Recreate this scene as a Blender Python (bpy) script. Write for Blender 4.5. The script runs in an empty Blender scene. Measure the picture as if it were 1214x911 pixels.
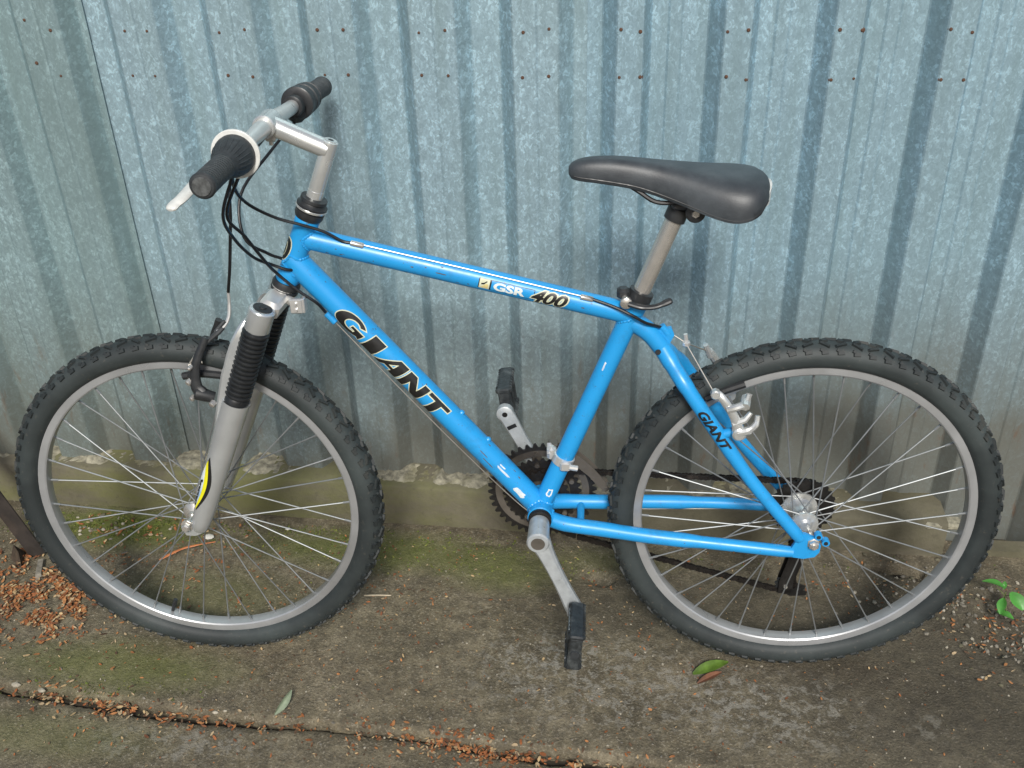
import bpy, bmesh, math, random
from mathutils import Vector, Matrix, noise
random.seed(7)
PI = math.pi
scene = bpy.context.scene
C = scene.collection

# ------------------------------------------------------------------ camera
cam_d = bpy.data.cameras.new('camera')
cam = bpy.data.objects.new('camera', cam_d); C.objects.link(cam)
cam_d.sensor_fit = 'HORIZONTAL'; cam_d.sensor_width = 36.0; cam_d.lens = 36.827
cam_d.clip_start = 0.02; cam_d.clip_end = 500
_r, _u, _f = Vector((0.993017, 0.114416, -0.028755)), Vector((-0.037271, 0.535517, 0.843702)), Vector((-0.111931, 0.836738, -0.536041))
cam.matrix_world = Matrix(((_r.x, _u.x, -_f.x, 0.09108), (_r.y, _u.y, -_f.y, -1.786), (_r.z, _u.z, -_f.z, 1.48466), (0, 0, 0, 1)))
scene.camera = cam

# ------------------------------------------------------------------ light
SUN_EL, SUN_AZ = math.radians(42), math.radians(9)     # azimuth measured from -Y (behind the camera) towards +X
world = bpy.data.worlds.new('World'); scene.world = world; world.use_nodes = True
wn = world.node_tree; bg = wn.nodes['Background']
sky = wn.nodes.new('ShaderNodeTexSky'); sky.sky_type = 'NISHITA'; sky.sun_disc = False
sky.sun_elevation = SUN_EL; sky.sun_rotation = PI - SUN_AZ
sky.dust_density = 3.0; sky.air_density = 1.0
wn.links.new(sky.outputs[0], bg.inputs[0]); bg.inputs[1].default_value = 0.085
sd = bpy.data.lights.new('sun', 'SUN'); sd.energy = 3.1; sd.angle = math.radians(13); sd.color = (1.0, 0.97, 0.92)
sun = bpy.data.objects.new('sun', sd); C.objects.link(sun)
_d = Vector((math.sin(SUN_AZ) * math.cos(SUN_EL), -math.cos(SUN_AZ) * math.cos(SUN_EL), math.sin(SUN_EL)))
sun.rotation_euler = _d.to_track_quat('Z', 'Y').to_euler()
scene.view_settings.view_transform = 'Standard'; scene.view_settings.look = 'None'
scene.view_settings.exposure = 0.12; scene.view_settings.gamma = 1.0

# ------------------------------------------------------------------ materials
class NT:
    def __init__(s, name):
        s.m = bpy.data.materials.new(name); s.m.use_nodes = True
        s.t = s.m.node_tree; s.b = s.t.nodes['Principled BSDF']
    def n(s, kind, **kw):
        x = s.t.nodes.new(kind)
        for k, v in kw.items(): setattr(x, k, v)
        return x
    def l(s, a, b): s.t.links.new(a, b)
    def coord(s, scale=(1, 1, 1), world=False):
        mp = s.n('ShaderNodeMapping'); mp.inputs['Scale'].default_value = scale
        if world:
            g = s.n('ShaderNodeNewGeometry'); s.l(g.outputs['Position'], mp.inputs[0])
        else:
            g = s.n('ShaderNodeTexCoord'); s.l(g.outputs['Object'], mp.inputs[0])
        return mp.outputs[0]
    def noise(s, scale, detail=4, rough=.55, co=None, dist=0):
        x = s.n('ShaderNodeTexNoise'); x.inputs['Scale'].default_value = scale
        x.inputs['Detail'].default_value = detail; x.inputs['Roughness'].default_value = rough
        x.inputs['Distortion'].default_value = dist
        s.l(co if co else s.coord(), x.inputs['Vector']); return x.outputs['Fac']
    def ramp(s, fac, stops):
        x = s.n('ShaderNodeValToRGB'); e = x.color_ramp.elements
        while len(e) < len(stops): e.new(.5)
        for i, (p, c) in enumerate(stops):
            e[i].position = p; e[i].color = (c, c, c, 1) if not isinstance(c, tuple) else (*c, 1)
        s.l(fac, x.inputs[0]); return x.outputs[0]
    def mix(s, fac, a, b, mode='MIX'):
        x = s.n('ShaderNodeMix', data_type='RGBA', blend_type=mode)
        for sock, v in ((x.inputs[0], fac), (x.inputs[6], a), (x.inputs[7], b)):
            if isinstance(v, (int, float)): sock.default_value = v
            elif isinstance(v, tuple): sock.default_value = (*v, 1)
            else: s.l(v, sock)
        return x.outputs[2]
    def math(s, op, a, b=0.0, clamp=False):
        x = s.n('ShaderNodeMath', operation=op); x.use_clamp = clamp
        for sock, v in ((x.inputs[0], a), (x.inputs[1], b)):
            if isinstance(v, (int, float)): sock.default_value = v
            else: s.l(v, sock)
        return x.outputs[0]
    def bump(s, h, strength=.3, dist=.002):
        x = s.n('ShaderNodeBump'); x.inputs['Strength'].default_value = strength; x.inputs['Distance'].default_value = dist
        s.l(h, x.inputs['Height']); s.l(x.outputs[0], s.b.inputs['Normal'])
    def set(s, **kw):
        for k, v in kw.items():
            sock = s.b.inputs[k.replace('_', ' ')]
            if isinstance(v, (int, float)): sock.default_value = v
            elif isinstance(v, tuple): sock.default_value = (*v, 1)
            else: s.l(v, sock)
        return s.m
    def blob(s, pos, cx, cy, rx, ry, soft=1.0):
        """1 inside an ellipse at world x,y (a stain or patch with a place of its own), 0 outside"""
        mp = s.n('ShaderNodeMapping'); mp.inputs['Location'].default_value = (-cx / rx, -cy / ry, 0)
        mp.inputs['Scale'].default_value = (1 / rx, 1 / ry, 0); s.l(pos, mp.inputs[0])
        ln = s.n('ShaderNodeVectorMath', operation='LENGTH'); s.l(mp.outputs[0], ln.inputs[0])
        return s.math('SUBTRACT', 1.0, s.math('MULTIPLY', ln.outputs['Value'], soft), True)

def simple(name, col, rough=.5, metal=0.0, var=.25, scale=60, bump=.0, dirt=None, coat=0, spec=.5):
    if metal > .3 and rough < .46: var *= .45; scale *= .5
    k = NT(name); n = k.noise(scale, 5)
    c = k.mix(k.ramp(n, [(.3, 0.0), (.7, 1.0)]), tuple(x * (1 - var) for x in col), tuple(min(1, x * (1 + var)) for x in col))
    if dirt:
        n2 = k.noise(scale * .22, 5, .55)
        c = k.mix(k.ramp(n2, [(dirt[1] - .06, 0.0), (dirt[1] + .16, .75)]), c, dirt[0])
    dv = .035 if metal > .3 else .11; rr = k.ramp(k.noise(scale * (.5 if metal > .3 else 1.7), 4), [(.3, max(0, rough - dv)), (.7, min(1, rough + dv))])
    if bump: k.bump(n, bump)
    k.set(Base_Color=c, Roughness=rr, Metallic=metal, Coat_Weight=coat)
    k.b.inputs['Specular IOR Level'].default_value = spec
    return k.m

def galvanised(name, seed=0, tint=(.40, .52, .56), dirt_falloff=1.0):
    k = NT(name); pos = k.coord(world=True)
    mp = k.n('ShaderNodeMapping'); mp.inputs['Location'].default_value = (seed * 3.1, seed, seed * 1.7)
    mp.inputs['Scale'].default_value = (1.2, .6, .8); k.l(pos, mp.inputs[0]); co = mp.outputs[0]
    # domain-warped crystals of zinc, two sizes
    wv = k.n('ShaderNodeTexNoise'); wv.inputs['Scale'].default_value = 55; wv.inputs['Detail'].default_value = 3; k.l(co, wv.inputs['Vector'])
    wm = k.n('ShaderNodeVectorMath', operation='MULTIPLY_ADD'); k.l(wv.outputs['Color'], wm.inputs[0]); wm.inputs[1].default_value = (.016, .016, .016); k.l(co, wm.inputs[2])
    def vor(scale):
        v = k.n('ShaderNodeTexVoronoi', feature='F1'); v.inputs['Scale'].default_value = scale; k.l(wm.outputs[0], v.inputs['Vector'])
        sp = k.n('ShaderNodeSeparateColor'); k.l(v.outputs['Color'], sp.inputs[0]); return sp.outputs[0]
    a = vor(150); b = vor(330); cl = k.noise(42, 7, .68, co, .2)
    s = k.math('ADD', k.math('MULTIPLY', a, .34), k.math('MULTIPLY', b, .30))
    s = k.math('ADD', s, k.math('MULTIPLY', cl, .80))
    t = tint
    c = k.ramp(s, [(.42, tuple(x * .80 for x in t)), (.70, t), (.86, tuple(min(1, x * 1.22) for x in t)), (.97, tuple(min(1, x * 1.62) for x in t))])
    # broad tonal drift, vertical run-off streaks
    c = k.mix(k.ramp(k.noise(2.2, 4, .6, co), [(.35, 0.0), (.7, .45)]), c, tuple(x * .72 for x in (t[0] * 1.0, t[1] * 1.0, t[2] * .93)))
    st = k.noise(34, 5, .6, k.coord((1, 1, .05), True))
    c = k.mix(k.ramp(st, [(.45, 0.0), (.66, .36)]), c, (t[0] * .62, t[1] * .62, t[2] * .56))
    # dirt and rust splashed up from the ground; brown also paints in flash falloff
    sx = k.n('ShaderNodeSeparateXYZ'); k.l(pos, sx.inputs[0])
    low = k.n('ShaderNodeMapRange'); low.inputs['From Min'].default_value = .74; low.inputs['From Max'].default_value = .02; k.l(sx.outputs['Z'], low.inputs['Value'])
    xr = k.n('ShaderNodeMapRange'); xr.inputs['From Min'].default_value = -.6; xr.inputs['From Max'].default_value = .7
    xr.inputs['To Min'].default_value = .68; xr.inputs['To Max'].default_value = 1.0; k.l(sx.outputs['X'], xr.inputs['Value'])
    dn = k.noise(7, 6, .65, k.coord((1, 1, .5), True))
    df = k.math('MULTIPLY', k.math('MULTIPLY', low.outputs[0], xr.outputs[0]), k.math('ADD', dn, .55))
    c = k.mix(k.ramp(df, [(.15, 0.0), (.68, .88 * dirt_falloff)]), c, (.125, .118, .092))
    rs = k.noise(34, 5, .7, k.coord((1, 1, .28), True))
    rf = k.math('MULTIPLY', k.ramp(rs, [(.60, 0.0), (.70, 1.0)]), k.ramp(low.outputs[0], [(.25, 0.0), (.75, .55)]))
    c = k.mix(rf, c, (.15, .075, .035))
    met = k.math('SUBTRACT', .42, k.math('MULTIPLY', df, .42), True)
    k.bump(s, .12, .001)
    k.set(Base_Color=c, Roughness=k.ramp(s, [(.4, .62), (.95, .42)]), Metallic=met)
    return k.m

def concrete(name, kind='back'):
    k = NT(name); pos = k.coord(world=True)
    a = k.noise(6, 8, .65, pos); b = k.noise(42, 6, .7, pos); d = k.noise(210, 4, .7, pos)
    c = k.ramp(a, [(.30, (.100, .083, .050)), (.50, (.180, .153, .097)), (.72, (.250, .215, .145))])
    c = k.mix(k.ramp(b, [(.42, 0.0), (.62, .6)]), c, (.055, .047, .032))
    c = k.mix(k.ramp(d, [(.56, 0.0), (.66, .75)]), c, (.36, .32, .245))
    c = k.mix(k.ramp(d, [(.34, .65), (.44, 0.0)]), c, (.035, .028, .018))
    e_ = k.noise(120, 5, .8, pos); g_ = k.noise(75, 5, .75, k.coord((1.3, 1, 1), True))
    c = k.mix(k.ramp(e_, [(.61, 0.0), (.66, .55)]), c, (.20, .105, .045))
    c = k.mix(k.ramp(g_, [(.62, 0.0), (.68, .6)]), c, (.23, .19, .12))
    c = k.mix(k.ramp(k.noise(17, 6, .75, pos), [(.48, 0.0), (.66, .55)]), c, (.062, .052, .035))
    # damp dark zone at the right, pale lime crust where the surface has worn off
    wet = k.math('MULTIPLY', k.blob(pos, .75, -.38, .55, .33, .9), k.math('ADD', k.noise(9, 5, .6, pos), .55))
    c = k.mix(k.ramp(wet, [(.08, 0.0), (.55, .62)]), c, (.040, .034, .024))
    wet2 = k.math('MULTIPLY', k.blob(pos, .18, -.28, .38, .12, .9), k.math('ADD', k.noise(11, 5, .6, pos), .5))
    c = k.mix(k.ramp(wet2, [(.1, 0.0), (.6, .5)]), c, (.042, .036, .024))
    for (x, y, rx, ry, s) in ((.08, -.46, .34, .14, .75), (.36, -.50, .22, .12, .7), (.63, -.51, .05, .045, .35), (-.05, -.40, .16, .07, .6), (-.68, -.66, .25, .06, .55)):
        f = k.math('MULTIPLY', k.blob(pos, x, y, rx, ry), k.ramp(k.noise(48, 7, .78, pos, .4), [(.50, 0.0), (.58, 1.0)]))
        c = k.mix(k.math('MULTIPLY', k.ramp(f, [(.05, 0.0), (.5, 1.0)]), s), c, (.26, .245, .205))
    # moss film
    for (x, y, rx, ry, s) in ((-1.02, -.11, .28, .12, 1.0), (-.45, -.14, .42, .10, .75), (-.15, -.18, .2, .10, .6), (-.85, -.5, .35, .10, .6), (-.75, -.3, .3, .12, .35), (.05, -.13, .25, .06, .35), (-.9, -.66, .3, .08, .35)):
        f = k.math('MULTIPLY', k.blob(pos, x, y, rx, ry), k.math('ADD', k.noise(19, 6, .7, pos), .45))
        c = k.mix(k.math('MULTIPLY', k.ramp(f, [(.15, 0.0), (.7, 1.0)]), s), c, k.mix(k.noise(90, 4, .6, pos), (.065, .080, .018), (.165, .185, .040)))
    h = k.math('ADD', k.math('MULTIPLY', b, .7), k.math('MULTIPLY', d, .6))
    k.bump(h, 1.0, .006)
    k.set(Base_Color=c, Roughness=k.ramp(a, [(.3, .48), (.7, .85)]))
    return k.m

M = {}
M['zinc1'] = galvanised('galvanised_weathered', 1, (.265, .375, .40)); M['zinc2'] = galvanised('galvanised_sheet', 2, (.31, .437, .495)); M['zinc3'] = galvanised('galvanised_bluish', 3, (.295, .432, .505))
M['rivet'] = simple('rusty_rivet', (.10, .05, .03), .8, .1, .4, 300)
M['slab'] = concrete('stained_concrete')
M['plinth'] = None
def plinth_mat():
    k = NT('plinth_concrete'); pos = k.coord(world=True)
    a = k.noise(9, 7, .65, pos); b = k.noise(70, 5, .7, pos)
    c = k.ramp(a, [(.3, (.070, .063, .043)), (.7, (.155, .140, .100))])
    px_ = k.n('ShaderNodeSeparateXYZ'); k.l(pos, px_.inputs[0]); mr = k.n('ShaderNodeMapRange'); k.l(px_.outputs['X'], mr.inputs['Value'])
    for n_, v_ in (('From Min', -.45), ('From Max', .15), ('To Min', 1.0), ('To Max', .22)): mr.inputs[n_].default_value = v_
    gm = k.math('MULTIPLY', k.ramp(k.noise(5, 7, .7, k.coord((.7, 1, 1.6), True)), [(.38, 0.0), (.60, .75)]), mr.outputs[0])
    c = k.mix(gm, c, (.135, .140, .045))
    c = k.mix(k.ramp(b, [(.58, 0.0), (.7, .5)]), c, (.07, .06, .04))
    k.bump(b, .6, .003); k.set(Base_Color=c, Roughness=.85); return k.m
M['plinth'] = plinth_mat()
M['mortar'] = simple('old_mortar', (.25, .235, .175), .9, 0, .55, 75, 1.0, ((.14, .13, .05), .56))
M['soil'] = simple('damp_soil', (.035, .028, .018), .95, 0, .5, 25, .8)
M['far'] = simple('worn_ground', (.075, .065, .045), .95, 0, .4, 3, .5)

def paint_blue():
    k = NT('blue_bicycle_paint'); n = k.noise(38, 6, .7)
    base = k.mix(k.noise(5, 3), (.012, .275, .64), (.020, .335, .73))
    grime = k.ramp(k.noise(22, 8, .8), [(.52, 0.0), (.68, .42)])
    c = k.mix(grime, base, (.035, .12, .26))
    smear = k.ramp(k.noise(60, 6, .8, k.coord((1, 1, 3))), [(.60, 0.0), (.70, .35)]); c = k.mix(smear, c, (.05, .17, .33))
    chips = k.ramp(k.noise(150, 5, .65, k.coord((1, 1, 1.6))), [(.675, 0.0), (.69, .85)])
    c = k.mix(chips, c, (.09, .075, .065))
    k.set(Base_Color=c, Roughness=k.ramp(n, [(.3, .30), (.7, .46)]), Coat_Weight=.25, Coat_Roughness=.3); return k.m
M['blue'] = paint_blue()
def tyre_mat(name, dark, dust, lo):
    k = NT(name); c = k.mix(k.ramp(k.noise(5, 5, .6), [(lo, 0.0), (lo + .3, .9)]), dark, dust)
    c = k.mix(k.ramp(k.noise(120, 5, .7), [(.6, 0.0), (.75, .4)]), c, (.17, .15, .12))
    k.bump(k.noise(260, 3), .15, .0006)
    k.set(Base_Color=c, Roughness=.62); return k.m
M['tyre'] = tyre_mat('dusty_rubber', (.019, .025, .026), (.055, .070, .070), .40)
M['knob'] = tyre_mat('muddy_tread_rubber', (.015, .020, .021), (.085, .088, .078), .52)
M['alu'] = simple('brushed_aluminium', (.65, .67, .66), .26, .65, .15, 90, 0, ((.20, .17, .13), .66))
M['rim'] = simple('worn_rim_aluminium', (.43, .445, .455), .30, .5, .3, 30, 0, ((.23, .23, .225), .56))
M['steel'] = simple('dull_chromed_steel', (.62, .60, .56), .26, .75, .22, 60, 0, ((.20, .13, .09), .64))
M['spoke'] = simple('galvanised_spoke', (.27, .285, .29), .42, .6, .25, 60)
M['crank'] = simple('grey_painted_alloy', (.42, .45, .46), .38, .3, .15, 70, 0, ((.15, .15, .14), .68))
M['fork'] = simple('silver_fork_lacquer', (.64, .67, .68), .22, .65, .14, 55, 0, ((.17, .15, .12), .68), coat=.2)
M['bright'] = simple('polished_silver', (.66, .66, .64), .30, .6, .12, 70)
M['black'] = simple('black_plastic', (.022, .024, .026), .42, 0, .3, 90, 0, ((.06, .06, .058), .62))
M['pedal'] = simple('worn_pedal_plastic', (.022, .026, .028), .48, 0, .4, 140, .3, ((.13, .145, .145), .54)); M['rubber'] = simple('black_grip_rubber', (.030, .034, .037), .55, 0, .25, 120, .15, ((.08, .085, .085), .62))
M['boot'] = simple('black_bellows_rubber', (.016, .018, .020), .38, 0, .3, 80)
M['cable'] = simple('black_cable_housing', (.010, .011, .013), .35, 0, .2, 60)
M['wire'] = simple('bare_cable', (.40, .38, .34), .4, .7, .2, 60)
M['white'] = simple('off_white_plastic', (.66, .67, .64), .4, 0, .1, 90)
M['chain'] = simple('oily_chain_steel', (.020, .017, .015), .38, .4, .6, 260, .2, ((.12, .10, .085), .66))
M['ring'] = simple('grimy_chainring_steel', (.15, .135, .115), .45, .45, .35, 70, .2, ((.035, .028, .022), .54))
M['ringdk'] = simple('black_greasy_steel', (.012, .011, .010), .5, .2, .4, 90, .2)
def saddle_mat():
    k = NT('black_saddle_vinyl'); v = k.noise(420, 2); k.bump(v, .25, .0006)
    k.set(Base_Color=k.mix(k.ramp(k.noise(14, 6, .7), [(.4, 0.0), (.7, 1.0)]), (.030, .036, .042), (.062, .072, .080)), Roughness=.44); return k.m
M['saddle'] = saddle_mat()
M['dec_black'] = simple('decal_black', (.012, .012, .012), .4, 0, .2, 90)
M['dec_cream'] = simple('decal_cream', (.60, .62, .45), .45, 0, .12, 90)
M['dec_white'] = simple('decal_white', (.72, .76, .76), .45, 0, .12, 140, 0, ((.06, .30, .62), .47))
M['dec_pale'] = simple('decal_pale', (.70, .76, .74), .45, 0, .1, 140); M['dec_yellow'] = simple('decal_yellow', (.74, .70, .015), .4, 0, .08, 60)
M['dec_gold'] = simple('decal_gold', (.62, .52, .22), .4, 0, .1, 60)
M['scratch'] = simple('bare_scratch', (.14, .10, .07), .6, .2, .4, 200)
M['iron'] = simple('dark_rusty_iron', (.030, .024, .020), .75, .2, .5, 30, .5, ((.075, .048, .030), .58))
for i, (c) in enumerate([(.28, .095, .030), (.33, .145, .052), (.17, .065, .028), (.42, .30, .155), (.10, .058, .032), (.36, .27, .16)]):
    M['leaf%d' % i] = simple('dead_leaf_%s' % ('orange', 'tan', 'brown', 'straw', 'dark', 'beige')[i], c, .8, 0, .4, 120)
M['green'] = simple('fresh_green_leaf', (.060, .23, .035), .42, 0, .25, 40)
M['green2'] = simple('fallen_green_leaf', (.085, .150, .022), .45, 0, .5, 60)
M['stem'] = simple('plant_stem', (.12, .16, .05), .6)
M['moss'] = simple('moss_green', (.085, .115, .018), .9, 0, .5, 90); M['moss2'] = simple('moss_yellow', (.16, .17, .035), .9, 0, .4, 90)
M['stone'] = simple('pale_pebble', (.33, .30, .235), .8, 0, .4, 90, .4); M['stone2'] = simple('grey_pebble', (.17, .155, .125), .85, 0, .4, 90, .4)
M['petal'] = simple('white_petal', (.62, .60, .54), .7, 0, .15, 60)
M['twig'] = simple('pale_twig', (.42, .36, .26), .8, 0, .3, 60)
M['greyleaf'] = simple('grey_green_leaf', (.17, .21, .14), .6, 0, .35, 60); M['dryleaf'] = simple('dry_brown_leaf', (.13, .055, .028), .7, 0, .45, 40); M['twigdk'] = simple('dark_bark', (.05, .035, .022), .85, 0, .5, 60, .5)
M['ostrip'] = simple('orange_bark_strip', (.44, .15, .05), .6, 0, .25, 60)

# ------------------------------------------------------------------ mesh helpers
def frame_of(d, ref=Vector((0, 1, 0))):
    d = d.normalized()
    if abs(d.dot(ref)) > .95: ref = Vector((0, 0, 1)) if abs(d.z) < .9 else Vector((1, 0, 0))
    a = (ref - d * ref.dot(d)).normalized(); return a, d.cross(a)

class MB:
    def __init__(s): s.v = []; s.f = []; s.mi = []; s.cur = 0
    def add(s, vs, fs):
        o = len(s.v); s.v += [tuple(v) for v in vs]; s.f += [tuple(i + o for i in f) for f in fs]; s.mi += [s.cur] * len(fs); return s
    def tube(s, pts, r, n=12, cap=True, flat=None):
        pts = [Vector(p) for p in pts]; N = len(pts)
        rs = r if isinstance(r, (list, tuple)) else [r] * N
        vs = []; A = None
        for i, p in enumerate(pts):
            d = (pts[min(i + 1, N - 1)] - pts[max(i - 1, 0)]).normalized()
            if A is None: A, B = frame_of(d)
            else: A = (A - d * A.dot(d)).normalized(); B = d.cross(A)
            fa, fb = flat if flat else (1, 1)
            for k in range(n):
                t = 2 * PI * k / n; vs.append(p + A * math.cos(t) * rs[i] * fa + B * math.sin(t) * rs[i] * fb)
        fs = [(i * n + k, i * n + (k + 1) % n, (i + 1) * n + (k + 1) % n, (i + 1) * n + k) for i in range(N - 1) for k in range(n)]
        if cap: fs += [tuple(range(n))[::-1], tuple(range((N - 1) * n, N * n))]
        return s.add(vs, fs)
    def lathe(s, origin, axis, prof, n=24, closed=False):
        """prof: list of (distance along axis, radius)"""
        origin = Vector(origin); axis = Vector(axis).normalized(); A, B = frame_of(axis, Vector((0, 0, 1)))
        vs = [origin + axis * h + (A * math.cos(2 * PI * k / n) + B * math.sin(2 * PI * k / n)) * r for h, r in prof for k in range(n)]
        m = len(prof); rng = m if closed else m - 1
        fs = [(i * n + k, i * n + (k + 1) % n, ((i + 1) % m) * n + (k + 1) % n, ((i + 1) % m) * n + k) for i in range(rng) for k in range(n)]
        if not closed: fs += [tuple(range(n))[::-1], tuple(range((m - 1) * n, m * n))]
        return s.add(vs, fs)
    def box(s, c, X, Y, Z, hx, hy, hz, taper=1.0):
        c, X, Y, Z = Vector(c), Vector(X).normalized(), Vector(Y).normalized(), Vector(Z).normalized()
        vs = []
        for k in (-1, 1):
            t = taper if k == 1 else 1
            for (i, j) in ((-1, -1), (1, -1), (1, 1), (-1, 1)): vs.append(c + X * hx * i * t + Y * hy * j * t + Z * hz * k)
        return s.add(vs, [(3, 2, 1, 0), (4, 5, 6, 7), (0, 1, 5, 4), (1, 2, 6, 5), (2, 3, 7, 6), (3, 0, 4, 7)])
    def cbox(s, c, X, Y, Z, hx, hy, hz, b=.15):
        """box with chamfered edges"""
        c, X, Y, Z = Vector(c), Vector(X).normalized(), Vector(Y).normalized(), Vector(Z).normalized()
        bb = min(hx, hy, hz) * b * 2; vs = []; 
        for (dz, sh) in ((-hz, bb), (-hz + bb, 0), (hz - bb, 0), (hz, bb)):
            x, y = hx - sh, hy - sh; q = bb if not sh else bb * .6
            for (i, j) in ((-x + q, -y), (x - q, -y), (x, -y + q), (x, y - q), (x - q, y), (-x + q, y), (-x, y - q), (-x, -y + q)):
                vs.append(c + X * i + Y * j + Z * dz)
        fs = [tuple(range(8))[::-1], tuple(range(24, 32))] + [(r * 8 + k, r * 8 + (k + 1) % 8, r * 8 + 8 + (k + 1) % 8, r * 8 + 8 + k) for r in range(3) for k in range(8)]
        return s.add(vs, fs)
    def sphere(s, c, r, n=10, m=6, sc=(1, 1, 1)):
        c = Vector(c); vs = []
        for i in range(1, m):
            p = PI * i / m
            for k in range(n):
                t = 2 * PI * k / n; vs.append(c + Vector((math.sin(p) * math.cos(t) * r * sc[0], math.sin(p) * math.sin(t) * r * sc[1], math.cos(p) * r * sc[2])))
        a = len(vs); vs += [c + Vector((0, 0, r * sc[2])), c - Vector((0, 0, r * sc[2]))]
        fs = [(i * n + k, (i + 1) * n + k, (i + 1) * n + (k + 1) % n, i * n + (k + 1) % n) for i in range(m - 2) for k in range(n)]
        fs += [(a, k, (k + 1) % n) for k in range(n)] + [(a + 1, (m - 2) * n + (k + 1) % n, (m - 2) * n + k) for k in range(n)]
        return s.add(vs, fs)
    def plate(s, pts, nrm, th):
        """flat polygon pts thickened by th along nrm (centred)"""
        nrm = Vector(nrm).normalized(); n = len(pts); pts = [Vector(p) for p in pts]
        vs = [p - nrm * th / 2 for p in pts] + [p + nrm * th / 2 for p in pts]
        return s.add(vs, [tuple(range(n))[::-1], tuple(range(n, 2 * n))] + [(i, (i + 1) % n, n + (i + 1) % n, n + i) for i in range(n)])
    def mesh(s, name, mats, sharp=38, recalc=True):
        me = bpy.data.meshes.new(name); me.from_pydata(s.v, [], s.f)
        for m in (mats if isinstance(mats, (list, tuple)) else [mats]): me.materials.append(m)
        me.polygons.foreach_set('material_index', s.mi)
        bm = bmesh.new(); bm.from_mesh(me)
        if recalc: bmesh.ops.recalc_face_normals(bm, faces=bm.faces)
        th = math.radians(sharp)
        for f in bm.faces: f.smooth = True
        for e in bm.edges:
            if len(e.link_faces) == 2 and e.calc_face_angle(0) > th: e.smooth = False
        bm.to_mesh(me); bm.free(); return me
    def build(s, name, mats, parent=None, sharp=38, kind=None, label=None, recalc=True):
        o = bpy.data.objects.new(name, s.mesh(name, mats, sharp, recalc)); C.objects.link(o)
        if parent: o.parent = parent
        if kind: o['kind'] = kind
        if label: o['label'] = label
        return o
def tag(o, label=None, cat=None, group=None, kind=None):
    if label: o['label'] = label
    if cat: o['category'] = cat
    if group: o['group'] = group
    if kind: o['kind'] = kind
    return o
def curve(pts, n=8):
    """Catmull-Rom through the points"""
    P = [Vector(p) for p in pts]; P = [P[0] * 2 - P[1]] + P + [P[-1] * 2 - P[-2]]; out = []
    for i in range(1, len(P) - 2):
        for k in range(n):
            t = k / n; a, b, c, d = P[i - 1:i + 3]
            out.append(.5 * ((2 * b) + (c - a) * t + (2 * a - 5 * b + 4 * c - d) * t * t + (3 * b - a - 3 * c + d) * t ** 3))
    return out + [P[-2]]
V = Vector
# ------------------------------------------------------------------ the setting
m = MB(); m.add([(-40, -60, -.035), (40, -60, -.035), (40, .6, -.035), (-40, .6, -.035)], [(0, 1, 2, 3)])
m.build('ground', M['far'], kind='structure')
m = MB(); m.add([(-40, .6, -.035), (40, .6, -.035), (40, 40, -.035), (-40, 40, -.035)], [(0, 1, 2, 3)])
m.build('ground_behind_fence', M['far'], kind='structure')

CR = [(-1.9, -.52), (-1.05, -.562), (-.95, -.566), (-.83, -.573), (-.70, -.588), (-.553, -.597), (-.45, -.596), (-.354, -.598), (-.27, -.600), (-.217, -.603), (-.12, -.612), (.048, -.619), (.189, -.628), (.5, -.66), (1.9, -.72)]
def crack_y(x):
    for (a, b), (c, d) in zip(CR, CR[1:]):
        if a <= x <= c: return b + (d - b) * (x - a) / (c - a) + .006 * noise.noise(V((x * 22, 0, 3))) + .003 * noise.noise(V((x * 80, 0, 5)))
    return CR[0][1] if x < CR[0][0] else CR[-1][1]
def crack_w(x):       # the joint gapes at the left and again past the middle
    return .004 + .018 * max(0, 1 - abs(x + .78) / .45) + .016 * max(0, 1 - abs(x + .02) / .33)
def hole(x, y):       # broken-out spots of the slab
    d = 0
    for (cx, cy, rx, ry, dp) in ((.655, -.112, .060, .018, .035), (.72, -.135, .05, .014, .03), (.045, -.189, .030, .020, .010), (.86, -.26, .13, .10, .014), (-.20, -.10, .05, .01, .004)):
        q = ((x - cx) / rx) ** 2 + ((y - cy) / ry) ** 2 + .5 * noise.noise(V((x * 40, y * 40, 1)))
        if q < 1: d = max(d, dp * min(1, (1 - q) * 2.5))
    return d
def relief(x, y):
    return .0035 * noise.noise(V((x * 5, y * 5, 0))) + .0013 * noise.noise(V((x * 38, y * 38, 2))) + .0009 * noise.noise(V((x * 110, y * 110, 4)))
def slab(name, x0, x1, fy0, fy1, nx, ny, ztop, edge0, edge1):
    vs, fs = [], []
    for i in range(nx + 1):
        x = x0 + (x1 - x0) * i / nx; a, b = fy0(x), fy1(x)
        col = [(x, a, -.034)]
        for j in range(ny + 1):
            t = j / ny; y = a + (b - a) * t; z = ztop(x, y) + relief(x, y) - hole(x, y)
            if edge0 and j == 0: z -= .007
            if edge1 and j == ny: z -= .007
            col.append((x, y, z))
        col.append((x, b, -.034)); vs += col
    k = ny + 3
    for i in range(nx):
        for j in range(k - 1): fs.append((i * k + j, (i + 1) * k + j, (i + 1) * k + j + 1, i * k + j + 1))
    mb = MB(); mb.add(vs, fs); return mb.build(name, M['slab'], kind='structure', sharp=50)
flat_z = lambda x, y: -.003
slab('concrete_slab', -1.9, 1.9, crack_y, lambda x: -.012, 540, 84, flat_z, True, False)
slab('front_concrete_slab', -1.9, 1.9, lambda x: -2.4, lambda x: crack_y(x) - crack_w(x), 420, 200, lambda x, y: -.012 + .003 * noise.noise(V((x * 3, y * 3, 9))), False, True)
m = MB(); m.add([(-2.2, -2.7, -.030), (2.2, -2.7, -.030), (2.2, .3, -.030), (-2.2, .3, -.030)], [(0, 1, 2, 3)])
m.build('soil_under_slabs', M['soil'], kind='structure')

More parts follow.
